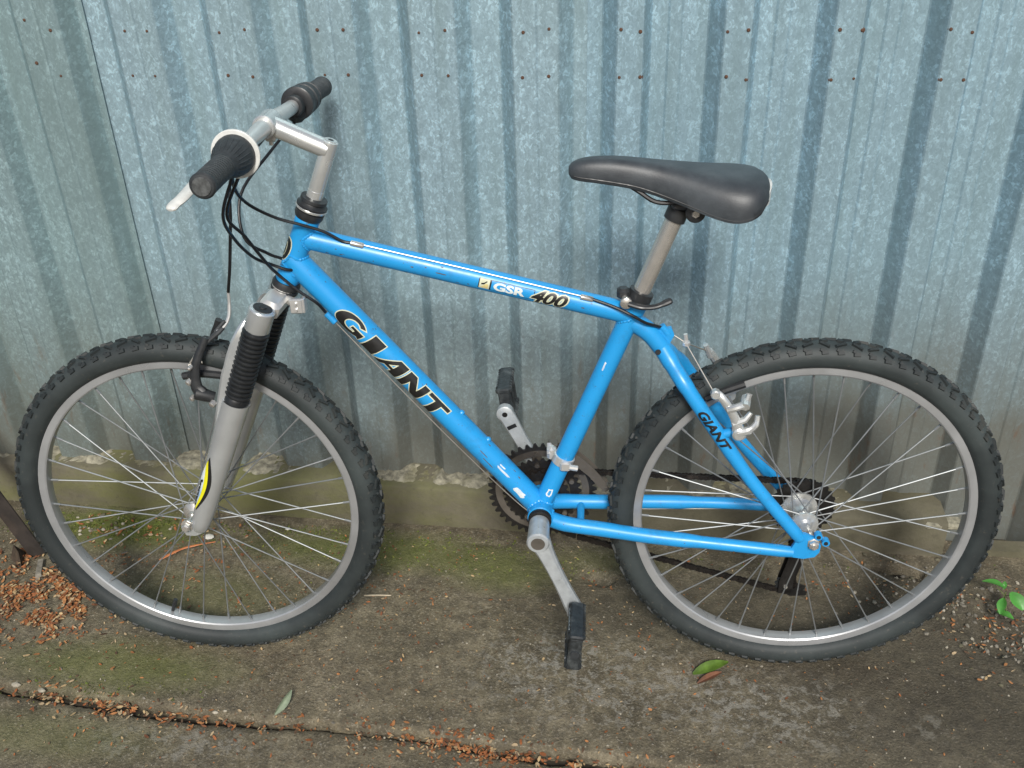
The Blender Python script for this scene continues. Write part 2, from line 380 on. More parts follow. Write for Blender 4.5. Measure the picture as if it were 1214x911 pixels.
# corrugated fence -------------------------------------------------------
PITCH = .1755
L0 = .023
def fence_profile():
    """crest (y=0) / valley (y=D) corners, left to right; the two sheet rolls have different ribs"""
    out = []
    for k in range(-16, 14):
        a = L0 + PITCH * k
        if a < 0: out.append((a, a + .025, a + .103, a + .126))     # wide crest
        else: out.append((a, a + .025, a + .070, a + .081))         # narrow crest with a steep right flank
    return out
PR = fence_profile(); D = .036
def prof_y(x):
    for (a, b, c, d) in PR:
        if a <= x <= b: return D * (1 - (x - a) / (b - a))
        if b < x < c: return 0.0
        if c <= x <= d: return D * (x - c) / (d - c)
    return D
def sheet(x0, x1, off, mat, label, zb, rows, missing=()):
    xs = [x0, x1]
    for t in PR:
        for v in t:
            for e in (-.0014, .0014):
                if x0 < v + e < x1: xs.append(v + e)
    # shallow stiffening grooves in the wide valleys
    for t in PR:
        if t[0] > 0:
            for e in (.108, .112, .130, .134):
                if x0 < t[0] + e < x1: xs.append(t[0] + e)
        else:
            for e in (.060, .064, .068):
                if x0 < t[0] + e < x1: xs.append(t[0] + e)
    xs = sorted(set(xs)); nz = 46; zt = 2.05
    def yy(x, z):
        y = prof_y(x)
        for t in PR:
            if t[0] > 0 and t[0] + .108 < x < t[0] + .134: y -= .0022
            if t[0] < 0 and t[0] + .0635 < x < t[0] + .0645: y += .0012
        return y + off + .0022 * noise.noise(V((x * 4, z * 2.3, 5))) + .0009 * noise.noise(V((x * 17, z * 6, 8)))
    vs, fs = [], []
    for x in xs:
        for j in range(nz + 1):
            z = zb(x) + (zt - zb(x)) * (j / nz) ** 1.15; vs.append((x, yy(x, z), z))
    k = nz + 1
    fs = [(i * k + j, (i + 1) * k + j, (i + 1) * k + j + 1, i * k + j + 1) for i in range(len(xs) - 1) for j in range(nz)]
    n = len(vs); vs += [(x, y + .0008, z) for x, y, z in vs]
    fs += [(a + n, d + n, c + n, b + n) for a, b, c, d in fs]
    N = len(xs)
    for j in range(nz): fs += [(j, j + 1, n + j + 1, n + j), ((N - 1) * k + j + 1, (N - 1) * k + j, n + (N - 1) * k + j, n + (N - 1) * k + j + 1)]
    for i in range(N - 1): fs += [(i * k, n + i * k, n + (i + 1) * k, (i + 1) * k), (i * k + nz, (i + 1) * k + nz, n + (i + 1) * k + nz, n + i * k + nz)]
    mb = MB(); mb.add(vs, fs); o = mb.build('sheet', mat, fence, sharp=14, label=label)
    for k2 in range(len(PR)):
        t = PR[k2]
        for e in ((.031, .0655) if t[0] > 0 else (.043, .086)):
            for zi, z in enumerate(rows):
                x = t[0] + e + random.uniform(-.0025, .0025)
                if k2 > 0 and not (x0 + .01 < x < x1 - .01): continue
                if not (x0 + .01 < x < x1 - .01): continue
                zz = z + random.uniform(-.003, .003) + (.02 if x < -.95 else 0)
                r = rivet0.copy() if rivet0.parent else rivet0
                if r is not rivet0: C.objects.link(r)
                r.parent = o; r.location = (x, yy(x, zz), zz); r.scale = (random.uniform(.65, .95),) * 3; r.rotation_euler = (0, random.uniform(0, 6), 0)
    return o
fence = bpy.data.objects.new('corrugated_fence', None); C.objects.link(fence); fence.location = (0, 0, 0)
tag(fence, 'tall weathered galvanised corrugated metal fence with rusty rivets behind the bicycle', 'fence')
mb = MB(); mb.lathe((0, .001, 0), (0, -1, 0), [(0, .0058), (.0004, .0056), (.0008, .0036), (.0022, .0033), (.0032, .002)], 9)
rivet0 = mb.build('rivet', M['rivet'])
ROWS = (1.043, .966)
zb_l = lambda x: .085 + .006 * noise.noise(V((x * 8, 0, 0)))
zb_r = lambda x: .085 - .12 * min(1, max(0, (x - .70) / .05)) if x > .70 else .075
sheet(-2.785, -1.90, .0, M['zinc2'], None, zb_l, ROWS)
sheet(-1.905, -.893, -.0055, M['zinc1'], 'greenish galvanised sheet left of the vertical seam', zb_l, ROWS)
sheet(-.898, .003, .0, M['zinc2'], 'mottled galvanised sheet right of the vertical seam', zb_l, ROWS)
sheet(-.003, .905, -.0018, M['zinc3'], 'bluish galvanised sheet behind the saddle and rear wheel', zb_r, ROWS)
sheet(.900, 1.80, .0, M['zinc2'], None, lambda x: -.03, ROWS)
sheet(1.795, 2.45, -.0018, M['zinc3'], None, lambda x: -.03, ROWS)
m = MB()                                     # rails the sheets are fixed to, behind
for z in (1.0, .25, 1.9): m.cbox((-.15, .068, z), (1, 0, 0), (0, 1, 0), (0, 0, 1), 2.55, .022, .03, .08)
for x in (-2.6, -1.3, 0, 1.2, 2.3): m.cbox((x, .128, .98), (1, 0, 0), (0, 1, 0), (0, 0, 1), .035, .035, 1.05, .08)
m.build('support_rail', M['iron'], fence)

# plinth: long kerb-like concrete strip under the sheets, broken off at the right ----------
pl = bpy.data.objects.new('concrete_plinth', None); C.objects.link(pl)
tag(pl, 'low mossy concrete strip with crumbling mortar along the foot of the metal fence', 'plinth')
def strip(x0, x1, n, face, top, name):
    vs = []; 
    for i in range(n + 1):
        x = x0 + (x1 - x0) * i / n; w = .0025 * noise.noise(V((x * 12, 1, 0))) + .0012 * noise.noise(V((x * 60, 1, 0)))
        fy = face(x) + w; tz = top(x) + .002 * noise.noise(V((x * 15, 5, 0)))
        vs += [(x, fy - .001, -.02), (x, fy, tz * .35), (x, fy + .001, tz - .006), (x, fy + .006, tz), (x, .045, tz + .001), (x, .045, -.02)]
    fs = [(i * 6 + j, (i + 1) * 6 + j, (i + 1) * 6 + (j + 1) % 6, i * 6 + (j + 1) % 6) for i in range(n) for j in range(6)]
    fs += [tuple(range(6))[::-1], tuple(range(n * 6, n * 6 + 6))]
    mb = MB(); mb.add(vs, fs); return mb.build(name, M['plinth'], pl, sharp=50)
face = lambda x: -.040 - .022 * min(1, max(0, (x + 1.2) / 1.9)) - (0 if x < .6 else .004)
top = lambda x: .102 - .018 * max(0, min(1, (x + .5) / 1.1))
strip(-1.9, .742, 210, face, top, 'kerb_block')
def mortar(x0, x1, seed, hgt=1.0):
    vs, fs = [], []; nx = max(6, int((x1 - x0) / .006)); ny = 10
    for i in range(nx + 1):
        x = x0 + (x1 - x0) * i / nx; e = min(1, min(i, nx - i) / 7) ** .7
        hh = (.006 + .034 * max(0, noise.noise(V((x * 13, seed, 0))) + .12) + .008 * noise.noise(V((x * 60, seed, 1)))) * e * hgt
        for j in range(ny + 1):
            t = j / ny; fy = face(x) + .012 + .008 * noise.noise(V((x * 20, seed, 4))); y = fy + (.036 - fy) * t
            vs.append((x, y, top(x) - .003 + hh * math.sin(min(1, t * 3.0) * PI / 2) + .0022 * noise.noise(V((x * 90, y * 90, seed))) + .0035 * noise.noise(V((x * 260, y * 260, seed)))))
        vs.append((x, .036, top(x) - .006))
    k = ny + 2
    fs = [(i * k + j, (i + 1) * k + j, (i + 1) * k + j + 1, i * k + j + 1) for i in range(nx) for j in range(k - 1)]
    mb = MB(); mb.add(vs, fs); mb.build('mortar_ridge', M['mortar'], pl, sharp=22)
mortar(-1.8, -.79, 2, .45); mortar(-.76, -.60, 5, .55); mortar(-.52, -.33, 9, .9); mortar(-.345, -.195, 29, 1.25); mortar(-.15, .10, 13, .35); mortar(.16, .50, 17, .5); mortar(.50, .60, 21, .3)
m = MB(); m.cbox((.735, -.048, .074), (1, .1, -.06), (-.1, 1, 0), (.06, 0, 1), .040, .016, .008, .3); m.build('mortar_chunk', M['mortar'], pl)
m = MB(); vs = []
for i in range(9):
    x = .80 + i * .035; w = .006 * noise.noise(V((x * 30, 0, 7)))
    vs += [(x, -.055 + w, -.02), (x, -.053 + w, .010 + w), (x, -.022, .014), (x, -.022, -.02)]
m.add(vs, [(i * 4 + j, (i + 1) * 4 + j, (i + 1) * 4 + (j + 1) % 4, i * 4 + (j + 1) % 4) for i in range(8) for j in range(4)] + [(3, 2, 1, 0), (32, 33, 34, 35)])
m.build('broken_kerb_stump', M['plinth'], pl, sharp=60)

# iron bar at the left, leaning on the fence -------------------------------
m = MB(); a = V((-1.153, -.222, .0)); b = V((-1.72, -.006, .98)); d = (b - a).normalized()
fa, fb = frame_of(d, V((1, 0, 0)))
W_, T_ = .019, .0035
prof = [(-W_, 0), (W_, 0), (W_, T_), (-W_ + T_, T_), (-W_ + T_, .026), (-W_, .026)]
n = len(prof); vs = [p + fa * x + fb * y for p in (a, b) for x, y in prof]
m.add(vs, [tuple(range(n))[::-1], tuple(range(n, 2 * n))] + [(i, (i + 1) % n, n + (i + 1) % n, n + i) for i in range(n)])
tag(m.build('angle_iron_bar', M['iron'], sharp=30), 'dark iron angle bar leaning against the fence beside the front wheel', 'iron bar')
m = MB(); m.box((-1.128, -.262, .004), (.35, -.9, 0), (.9, .35, 0), (0, 0, 1), .030, .007, .005, .8)
tag(m.build('wood_splinter', M['stone2']), 'small grey splinter of wood lying at the foot of the iron bar', 'splinter')
m = MB(); m.add([(-1.21, -.235, .0), (-1.17, -.262, .0), (-1.185, -.215, .002), (-1.20, -.225, .032), (-1.178, -.245, .028)], [(0, 1, 4, 3), (1, 2, 4), (0, 3, 2), (3, 4, 2), (0, 2, 1)])
tag(m.build('slate_shard', M['twigdk']), 'dark broken shard standing in leaf litter left of the iron bar foot', 'shard')

# ------------------------------------------------------------------ litter, gravel, moss
R2 = random.Random(11)
def gz(x, y):
    cy = crack_y(x); w = crack_w(x)
    if y > cy: return -.003 + relief(x, y) - hole(x, y)
    if y > cy - w: return -.024
    return -.012 + relief(x, y)
def gauss(cx, cy, sx, sy): return R2.gauss(cx, sx), R2.gauss(cy, sy)
LM = ['leaf0', 'leaf1', 'leaf2', 'leaf3', 'leaf4', 'leaf5']
def flake(mb, x, y, s, z=None, mats=(0, 0, 1, 1, 2, 3, 4, 5)):
    z = gz(x, y) if z is None else z; t = R2.uniform(0, 2 * PI); el = R2.uniform(.45, .8)
    tx, ty = R2.gauss(0, .30), R2.gauss(0, .30); cu = R2.uniform(-.25, .5) * s
    mb.cur = R2.choice(mats); pts = []
    for (u, v, w) in ((-1, 0, .2), (-.45, -.62, 0), (.45, -.55, 0), (1, .05, .35), (.4, .6, 0), (-.5, .5, 0), (0, 0, -.6)):
        u *= R2.uniform(.8, 1.15); X = u * s; Y = v * s * el
        px = x + X * math.cos(t) - Y * math.sin(t); py = y + X * math.sin(t) + Y * math.cos(t)
        pts.append((px, py, z + .0012 + s * .28 + w * cu + X * tx * .7 + Y * ty * .7))
    mb.add(pts, [(6, i, (i + 1) % 6) for i in range(6)])
mb = MB()
# (cx, cy, sx, sy, count, smin, smax)
for (cx, cy, sx, sy, n, a, b) in (
    (-1.02, -.34, .16, .10, 500, .003, .008), (-.95, -.60, .14, .05, 160, .003, .008), (-.78, -.19, .16, .07, 220, .003, .007), (-.40, -.30, .14, .09, 260, .0025, .006), (-.45, -.62, .2, .03, 160, .003, .007), (-.12, -.635, .14, .016, 260, .003, .007), (.0, -.45, .3, .12, 180, .0025, .006),
    (-1.14, -.335, .07, .055, 2000, .004, .009), (-1.03, -.35, .055, .05, 1300, .004, .009), (-1.0, -.40, .07, .03, 90, .003, .007), (-.93, -.42, .06, .025, 40, .003, .006),
    (-1.20, -.22, .02, .03, 130, .004, .009), (-.98, -.085, .10, .018, 90, .004, .009), (-.86, -.10, .05, .02, 60, .003, .008), (-1.03, -.13, .05, .02, 50, .003, .008),
    (-.85, -.15, .12, .05, 60, .003, .006), (-1.0, -.2, .08, .05, 60, .003, .006), (-.46, -.13, .08, .02, 60, .003, .006), (-.56, -.35, .09, .03, 110, .0025, .005),
    (-.42, -.25, .12, .07, 50, .0025, .005), (.045, -.189, .022, .013, 45, .003, .006), (.85, -.28, .08, .06, 210, .003, .007), (.72, -.22, .08, .04, 120, .003, .006),
    (.60, -.16, .09, .03, 60, .003, .006), (-.1, -.2, .3, .08, 50, .002, .005), (-.52, -.50, .22, .05, 70, .002, .005), (-.1, -.45, .3, .1, 40, .002, .0045),
    (-.9, -.62, .3, .05, 60, .002, .005), (.2, -.35, .2, .06, 40, .0025, .0055), (-1.05, -.50, .1, .06, 40, .002, .005), (.3, -.2, .2, .06, 60, .002, .0045)):
    for _ in range(n):
        x, y = gauss(cx, cy, sx, sy)
        if noise.noise(V((x * 26, y * 26, 4))) + .5 * noise.noise(V((x * 70, y * 70, 6))) < R2.uniform(-.25, .25): continue
        if -1.7 < x < 1.2 and y < -.07: flake(mb, x, y, R2.uniform(a, b) * .82, gz(x, y) + abs(R2.gauss(0, .004)) * (1 if n > 150 else 0))
for (x0, x1, n) in ((-1.15, -.95, 70), (-.95, -.60, 380), (-.60, -.30, 90), (-.28, -.02, 380), (-.02, .25, 90)):   # in the joint
    for _ in range(n):
        x = R2.uniform(x0, x1)
        if noise.noise(V((x * 14, 3, 3))) + .6 * noise.noise(V((x * 50, 3, 3))) < R2.uniform(-.35, .2): continue
        y = crack_y(x) - crack_w(x) * R2.uniform(.1, 1.1) + R2.gauss(0, .011); flake(mb, x, y, R2.uniform(.0026, .0070), max(gz(x, y), -.014))
for _ in range(900):
    x, y = R2.uniform(-1.3, 1.0), R2.uniform(-.74, -.08); flake(mb, x, y, R2.uniform(.0015, .0035))
tag(mb.build('leaf_litter', [M[k] for k in LM], kind='stuff', recalc=False), 'orange brown flakes of dead leaves scattered over the concrete and along the joint', 'leaf litter')
mb = MB()
def pebble(mb, x, y, s, z=None):
    z = gz(x, y) if z is None else z
    o = len(mb.v); mb.sphere((0, 0, 0), s, 5, 4, (R2.uniform(.8, 1.3), R2.uniform(.6, 1), R2.uniform(.4, .7))); t = R2.uniform(0, 6)
    for i in range(o, len(mb.v)):
        a, b, c = mb.v[i]; f = 1 + .25 * R2.uniform(-1, 1); mb.v[i] = (x + (a * math.cos(t) - b * math.sin(t)) * f, y + (a * math.sin(t) + b * math.cos(t)) * f, z + c * f + s * .25)
for _ in range(900):
    mb.cur = R2.choice((0, 1, 1, 2)); x, y = R2.uniform(-1.3, 1.05), R2.uniform(-.76, -.075); pebble(mb, x, y, R2.uniform(.0008, .0022))
for (cx, cy, sx, sy, n, a, b) in ((.85, -.27, .08, .07, 260, .0015, .0055), (.68, -.17, .08, .04, 170, .0015, .005), (-.85, -.6, .3, .05, 60, .001, .0035), (-.2, -.61, .2, .015, 80, .001, .003), (-1.05, -.13, .08, .03, 40, .002, .006), (.1, -.42, .25, .08, 160, .001, .003)):
    for _ in range(n):
        mb.cur = R2.choice((0, 1, 1, 2)); x, y = gauss(cx, cy, sx, sy)
        if y < -.07 and x < 1.1: pebble(mb, x, y, R2.uniform(a, b))
tag(mb.build('grit', [M['stone'], M['stone2'], M['plinth']], kind='stuff', sharp=60), 'pale grit and small stones strewn on the concrete', 'gravel')
mb = MB()
for (cx, cy, sx, sy, n) in ((-1.02, -.11, .14, .028, 3400), (-.46, -.10, .16, .018, 1000), (-.40, -.15, .15, .035, 450), (-.14, -.15, .10, .03, 450), (-.9, -.555, .12, .012, 260), (.05, -.165, .06, .02, 120), (.45, -.10, .15, .015, 150), (-.70, -.12, .12, .03, 300)):
    for _ in range(n):
        x, y = gauss(cx, cy, sx, sy)
        if y > -.070 or x < -1.5 or noise.noise(V((x * 28, y * 28, 3))) < -.05: continue
        mb.cur = R2.choice((0, 0, 1)); s = R2.uniform(.0012, .0030); z = gz(x, y); t = R2.uniform(0, 2 * PI); c_, s_ = math.cos(t) * s, math.sin(t) * s
        mb.add([(x - c_, y - s_, z), (x + c_, y + s_, z), (x + R2.gauss(0, s), y + R2.gauss(0, s), z + s * R2.uniform(.6, 1.5))], [(0, 1, 2)])
tag(mb.build('moss', [M['moss'], M['moss2']], kind='stuff', recalc=False), 'low green moss growing on the concrete near the plinth', 'moss')

def leaf_mesh(L, Wd, curl, fold, n=7):
    vs = []; 
    for i in range(n + 1):
        t = i / n; w = Wd * math.sin(PI * min(1, t * .92 + .04)) ** .8 * (1 - .25 * t); z = curl * math.sin(t * PI * .8)
        vs += [(t * L, -w, z + fold * w), (t * L, -w * .5, z + fold * w * .4), (t * L, 0, z), (t * L, w * .5, z + fold * w * .4), (t * L, w, z + fold * w)]
    fs = [(i * 5 + j, (i + 1) * 5 + j, (i + 1) * 5 + j + 1, i * 5 + j + 1) for i in range(n) for j in range(4)]
    return vs, fs
def leaf_obj(name, mat, L, Wd, curl, fold, loc, rot, parent=None):
    mb = MB(); mb.add(*leaf_mesh(L, Wd, curl, fold)); o = mb.build(name, mat, parent, sharp=70, recalc=False)
    o.location = loc; o.rotation_euler = rot; return o
tag(leaf_obj('fallen_leaf', M['green2'], .072, .013, .005, .3, (.225, -.430, .0015), (.1, -.02, .45)), 'green leaf lying flat beside the bottom of the rear wheel', 'leaf')
tag(leaf_obj('fallen_leaf', M['dryleaf'], .052, .007, .004, .9, (.232, -.452, .002), (.3, -.05, .55)), 'curled brown leaf lying against the green leaf under the rear wheel', 'leaf')
tag(leaf_obj('fallen_leaf', M['greyleaf'], .050, .008, .006, .8, (-.515, -.590, .002), (.9, -.35, 1.15)), 'narrow green leaf standing up at the joint between the slabs', 'leaf')
m = MB(); m.tube([(-.425, -.283, .003), (-.40, -.281, .004), (-.37, -.278, .003)], [.0015, .0022, .0012], 6)
tag(m.build('twig', M['twig']), 'short pale twig on the concrete right of the front wheel', 'twig')
m = MB(); m.tube(curve([(-.785, -.150, .004), (-.815, -.165, .007), (-.85, -.182, .006), (-.885, -.215, .003)], 4), [.0018] * 5 + [.003] * 4 + [.0035] * 3 + [.002], 6, flat=(1, .5))
tag(m.build('bark_strip', M['ostrip']), 'curved orange strip of bark seen through the front wheel', 'bark strip')
for (x, y, s, lab, mt) in ((-.805, -.135, .011, 'white petal beside the front wheel axle', 'petal'), (-.64, -.095, .0055, 'tiny white petal near the plinth behind the front wheel', 'petal')):
    m = MB(); m.sphere((x, y, .004), s, 8, 6, (1.1, .8, .35)); tag(m.build('petal', M[mt]), lab, 'petal', None)
for (x, y, s, lab) in ((-.965, -.572, .007, 'pale flat pebble lodged in the left end of the slab joint'), (-1.02, -.563, .008, 'long pale pebble at the left edge by the slab joint'), (-.625, -.592, .005, 'small white pebble at the middle of the slab joint')):
    m = MB(); m.sphere((0, 0, 0), s, 7, 5, (1.2, .7, .5)); m.v = [(x + a * (1 + .35 * noise.noise(V((a * 130, b * 130, s * 900)))), y + b * (1 + .35 * noise.noise(V((b * 130, a * 130, s * 700)))), -.002 + c * (1 + .3 * noise.noise(V((a * 150, c * 150, s * 500))))) for a, b, c in m.v]; tag(m.build('pebble', M['stone'], sharp=25), lab, 'pebble')
# seedling by the right edge
pt = bpy.data.objects.new('seedling', None); C.objects.link(pt); pt.location = (.822, -.205, 0)
tag(pt, 'small seedling with bright green leaves by the fence right of the rear wheel', 'plant')
m = MB(); m.tube([(0, 0, -.005), (.002, -.002, .02), (.000, -.004, .042)], [.0016, .0013, .001], 6)
for e in ((-.018, -.002, .052), (.016, -.014, .044), (.0, -.03, .018), (-.01, -.016, .022)): m.tube([(0, -.004, .034), e], [.0008, .0006], 5)
m.build('stem', M['stem'], pt)
for (L, w, loc, rot) in ((.042, .016, (-.002, -.003, .050), (.35, .05, 2.75)), (.038, .015, (.006, -.010, .048), (.3, .55, -.95)), (.034, .010, (-.004, -.012, .034), (.3, .5, -1.9)), (.032, .010, (-.016, -.025, .010), (0, .05, -.6)), (.016, .005, (-.002, .004, .042), (0, -.5, 1.2))):
    leaf_obj('leaf', M['green'], L, w, .004, .35, loc, rot, pt)
# ------------------------------------------------------------------ the bicycle
# local axes: X to the rear, Y to the fence, Z up the (leaning) frame plane; origin at the rear tyre contact
bike = bpy.data.objects.new('bicycle', None); C.objects.link(bike)
H_, A_, U_, O_ = V((0.998761, 0.049759, 0.0)), V((-0.049624, 0.996061, -0.073478)), V((-0.003656, 0.073387, 0.997297)), V((0.39016, -0.37649, 0.0))
bike.matrix_world = Matrix(((H_.x, A_.x, U_.x, O_.x), (H_.y, A_.y, U_.y, O_.y), (H_.z, A_.z, U_.z, O_.z), (0, 0, 0, 1)))
tag(bike, 'bright blue mountain bike with silver suspension fork and black saddle standing before the metal fence', 'bicycle')
X, Y, Z = V((1, 0, 0)), V((0, 1, 0)), V((0, 0, 1))
WB = 1.0485; RC = .3035; TR = .0232; HZ = .3278
def lerp(a, b, t): return a + (b - a) * t
def part(mb, name, mat, parent=None, **kw): return mb.build(name, mat, parent or bike, **kw)

# ---- wheels
def make_wheel(cx, rear):
    c = V((cx, 0, HZ))
    mb = MB()      # rim: box section with brake tracks and a shallow well
    mb.lathe(c, Y, [(-.0110, .2858), (-.0125, .2850), (-.0128, .2800), (-.0122, .2735), (-.0105, .2712), (-.004, .2700), (.004, .2700), (.0105, .2712), (.0122, .2735), (.0128, .2800), (.0125, .2850), (.0110, .2858), (.0100, .2815), (-.0100, .2815)], 120, closed=True)
    w = part(mb, 'wheel', M['rim'], sharp=30, label='rear wheel with its cassette' if rear else 'front wheel held in the suspension fork')
    mb = MB(); pr = []
    for i in range(17):
        t = math.radians(-128 + 256 * i / 16); q = (1.045 if i in (3, 13) else 1.0) * (1.02 if i in (1, 15) else 1)
        pr.append((math.sin(t) * TR * q, RC + math.cos(t) * TR * (.97 if abs(t) < .6 else 1)))
    pr = [(-.0095, .2835)] + pr + [(.0095, .2835)]
    mb.lathe(c, Y, pr, 128, closed=True); part(mb, 'tyre', M['tyre'], w, sharp=45)
    mb = MB(); NK = 80; rk = random.Random(3 + rear)
    def knob(t, a, hu, hv, h, tw=0):
        er = V((math.cos(t), 0, math.sin(t))); et = V((-math.sin(t), 0, math.cos(t)))
        n = er * math.cos(a) + Y * math.sin(a); s = -er * math.sin(a) + Y * math.cos(a)
        p = c + er * RC + n * (TR + h * .4); e1 = et * math.cos(tw) + s * math.sin(tw); e2 = -et * math.sin(tw) + s * math.cos(tw)
        mb.box(p, e1, e2, n, hu * rk.uniform(.93, 1.05), hv, h * rk.uniform(.85, 1.05) + .001, .80)
    for i in range(NK):
        t = 2 * PI * i / NK; dt = 2 * PI / NK
        for sd in (-1, 1):
            knob(t + (dt / 2 if sd > 0 else 0), sd * 1.0, .0062, .0036, .0013, .12 * sd)
            knob(t + dt * .18 + (dt / 2 if sd > 0 else 0), sd * .86, .0036, .0028, .0015, -.5 * sd)
            knob(t + (dt / 2 if sd > 0 else 0), sd * .42, .0100, .0024, .0013, (.38 if i % 2 else -.55) * sd)
        knob(t, 0, .0060, .0040, .0013, .5 if i % 2 else -.5)
    part(mb, 'tread_knobs', M['knob'], w, kind='stuff', sharp=30)
    yl, yr = (-.030, .017) if rear else (-.031, .031)
    mb = MB()
    if rear: mb.lathe(c, Y, [(-.040, .0085), (-.036, .0125), (-.034, .0225), (-.0305, .0235), (-.0275, .0225), (-.026, .0140), (-.012, .0120), (.004, .0150), (.012, .022), (.014, .0300), (.0175, .0305), (.0195, .0280), (.024, .018)], 28)
    else: mb.lathe(c, Y, [(-.046, .0065), (-.040, .0085), (-.038, .0135), (-.034, .0195), (-.031, .0205), (-.0285, .0190), (-.027, .0120), (-.012, .0088), (.012, .0088), (.027, .0120), (.0285, .0190), (.031, .0205), (.034, .0195), (.038, .0135), (.040, .0085), (.046, .0065)], 28)
    part(mb, 'hub', M['alu'] if rear else M['steel'], w, sharp=32)
    # 36 spokes, crossed three times
    shared = {}
    for i in range(36):
        sd = i % 2; j = i // 2; lead = j % 2
        fl = (yl, yr)[sd] + (.002 if lead else -.002); fr = (.0215 if not rear else (.0205, .0275)[sd])
        key = (sd, lead); ang_rim = 2 * PI * i / 36 + .03
        if key not in shared:
            off = math.radians(52) * (1 if lead else -1)
            a = V((fr * math.cos(off), fl, fr * math.sin(off))); b = V((.2715, (-.0028, .0028)[sd], 0)); dv = (b - a).normalized()
            s_ = MB(); s_.tube([a - dv * .001, b - dv * .013], .00125, 6); s_.tube([b - dv * .014, b + dv * .001], .0021, 7)
            shared[key] = s_.mesh('spoke', M['spoke'])
        o = bpy.data.objects.new('spoke', shared[key]); C.objects.link(o); o.parent = w; o.location = c; o.rotation_euler = (0, -ang_rim, 0)
    if not rear:   # valve stub with cap, inside the rim near the bottom left
        t = math.radians(-111); e = V((math.cos(t), 0, math.sin(t))); mb = MB()
        mb.tube([c + e * .268, c + e * .249], .0032, 8); mb.tube([c + e * .256, c + e * .240], .0040, 8); part(mb, 'valve_cap', M['black'], w)
    return w
wr = make_wheel(0.0, True); wf = make_wheel(-WB, False)

# ---- frame: one welded mesh
HT0, HT1 = V((-.792, 0, .857)), V((-.838, 0, .752)); hd = (HT1 - HT0).normalized()
BB = V((-.444, 0, .332)); ST1 = V((-.2925, 0, .715)); sdir = (ST1 - BB).normalized()
TT0, TT1 = V((-.800, 0, .8235)), V((-.300, 0, .699)); DT0, DT1 = V((-.829, 0, .795)), V((-.452, 0, .340))
SSJ = V((-.244, 0, .634)); RD = V((.004, 0, .306))
mb = MB()
mb.lathe(HT0, hd, [(0, .0175), (.002, .0190), (.012, .0190), (.016, .0178), (.098, .0178), (.102, .0190), (.112, .0190), (.1146, .0175)], 28)
mb.tube([TT0, TT1], .0172, 28); mb.tube([DT0, DT1], .0202, 28); mb.tube([BB, ST1], .0162, 28)
mb.lathe(ST1 - sdir * .012, sdir, [(0, .0162), (.001, .0180), (.022, .0180), (.024, .0150)], 24)
mb.lathe(BB - Y * .036, Y, [(0, .0205), (.001, .0215), (.071, .0215), (.072, .0205)], 28)
mb.tube(curve([ST1 - sdir * .028, lerp(ST1, SSJ, .5) + V((-.004, 0, -.006)), SSJ], 5), [.0155] * 6 + [.0150] * 4 + [.0145], 20)
for s in (-1, 1):
    mb.tube(curve([SSJ + V((-.006, 0, .008)), (-.232, s * .020, .618), (-.212, s * .040, .592), (-.180, s * .047, .545), (-.10, s * .058, .430), (-.026, s * .0655, .340), (-.012, s * .066, .322)], 5), [.0140] * 5 + [.0128] * 6 + [.0118] * 8 + [.0108] * 8 + [.0098] * 3 + [.0085], 18)
    mb.tube(curve([BB + V((.006, s * .022, -.006)), (-.400, s * .034, .320), (-.34, s * .0405, .3155), (-.25, s * .052, .310), (-.12, s * .062, .303), (-.022, s * .0665, .2955)], 5), [.0135] * 6 + [.0130] * 6 + [.0125] * 6 + [.0105] * 7 + [.0090], 18)
    # dropout plate with its two eyelets
    yy = s * .0665
    mb.plate([(-.030, yy, .288), (-.004, yy, .284), (.014, yy, .288), (.021, yy, .298), (.022, yy, .312), (.012, yy, .326), (-.004, yy, .334), (-.022, yy, .337), (-.020, yy, .318), (-.026, yy, .304)], Y, .0060)
    mb.lathe((.016, yy - .005, .330), Y, [(0, .0065), (.010, .0065)], 12); mb.lathe((.029, yy - .005, .318), Y, [(0, .0065), (.010, .0065)], 12)
    mb.lathe((-.128, s * .055 - .0 , .528), (0, s, 0), [(0, .009), (.004, .009)], 10)
    mb.tube([(-.158, s * .050, .510), (-.128, s * .054, .522)], [.008, .0075], 10)          # brake boss on the stay
mb.tube([(-.375, -.034, .318), (-.375, .034, .318)], .0065, 12)      # chainstay bridge
mb.tube([(-.196, -.042, .566), (-.196, .042, .566)], .0070, 12)      # seatstay bridge
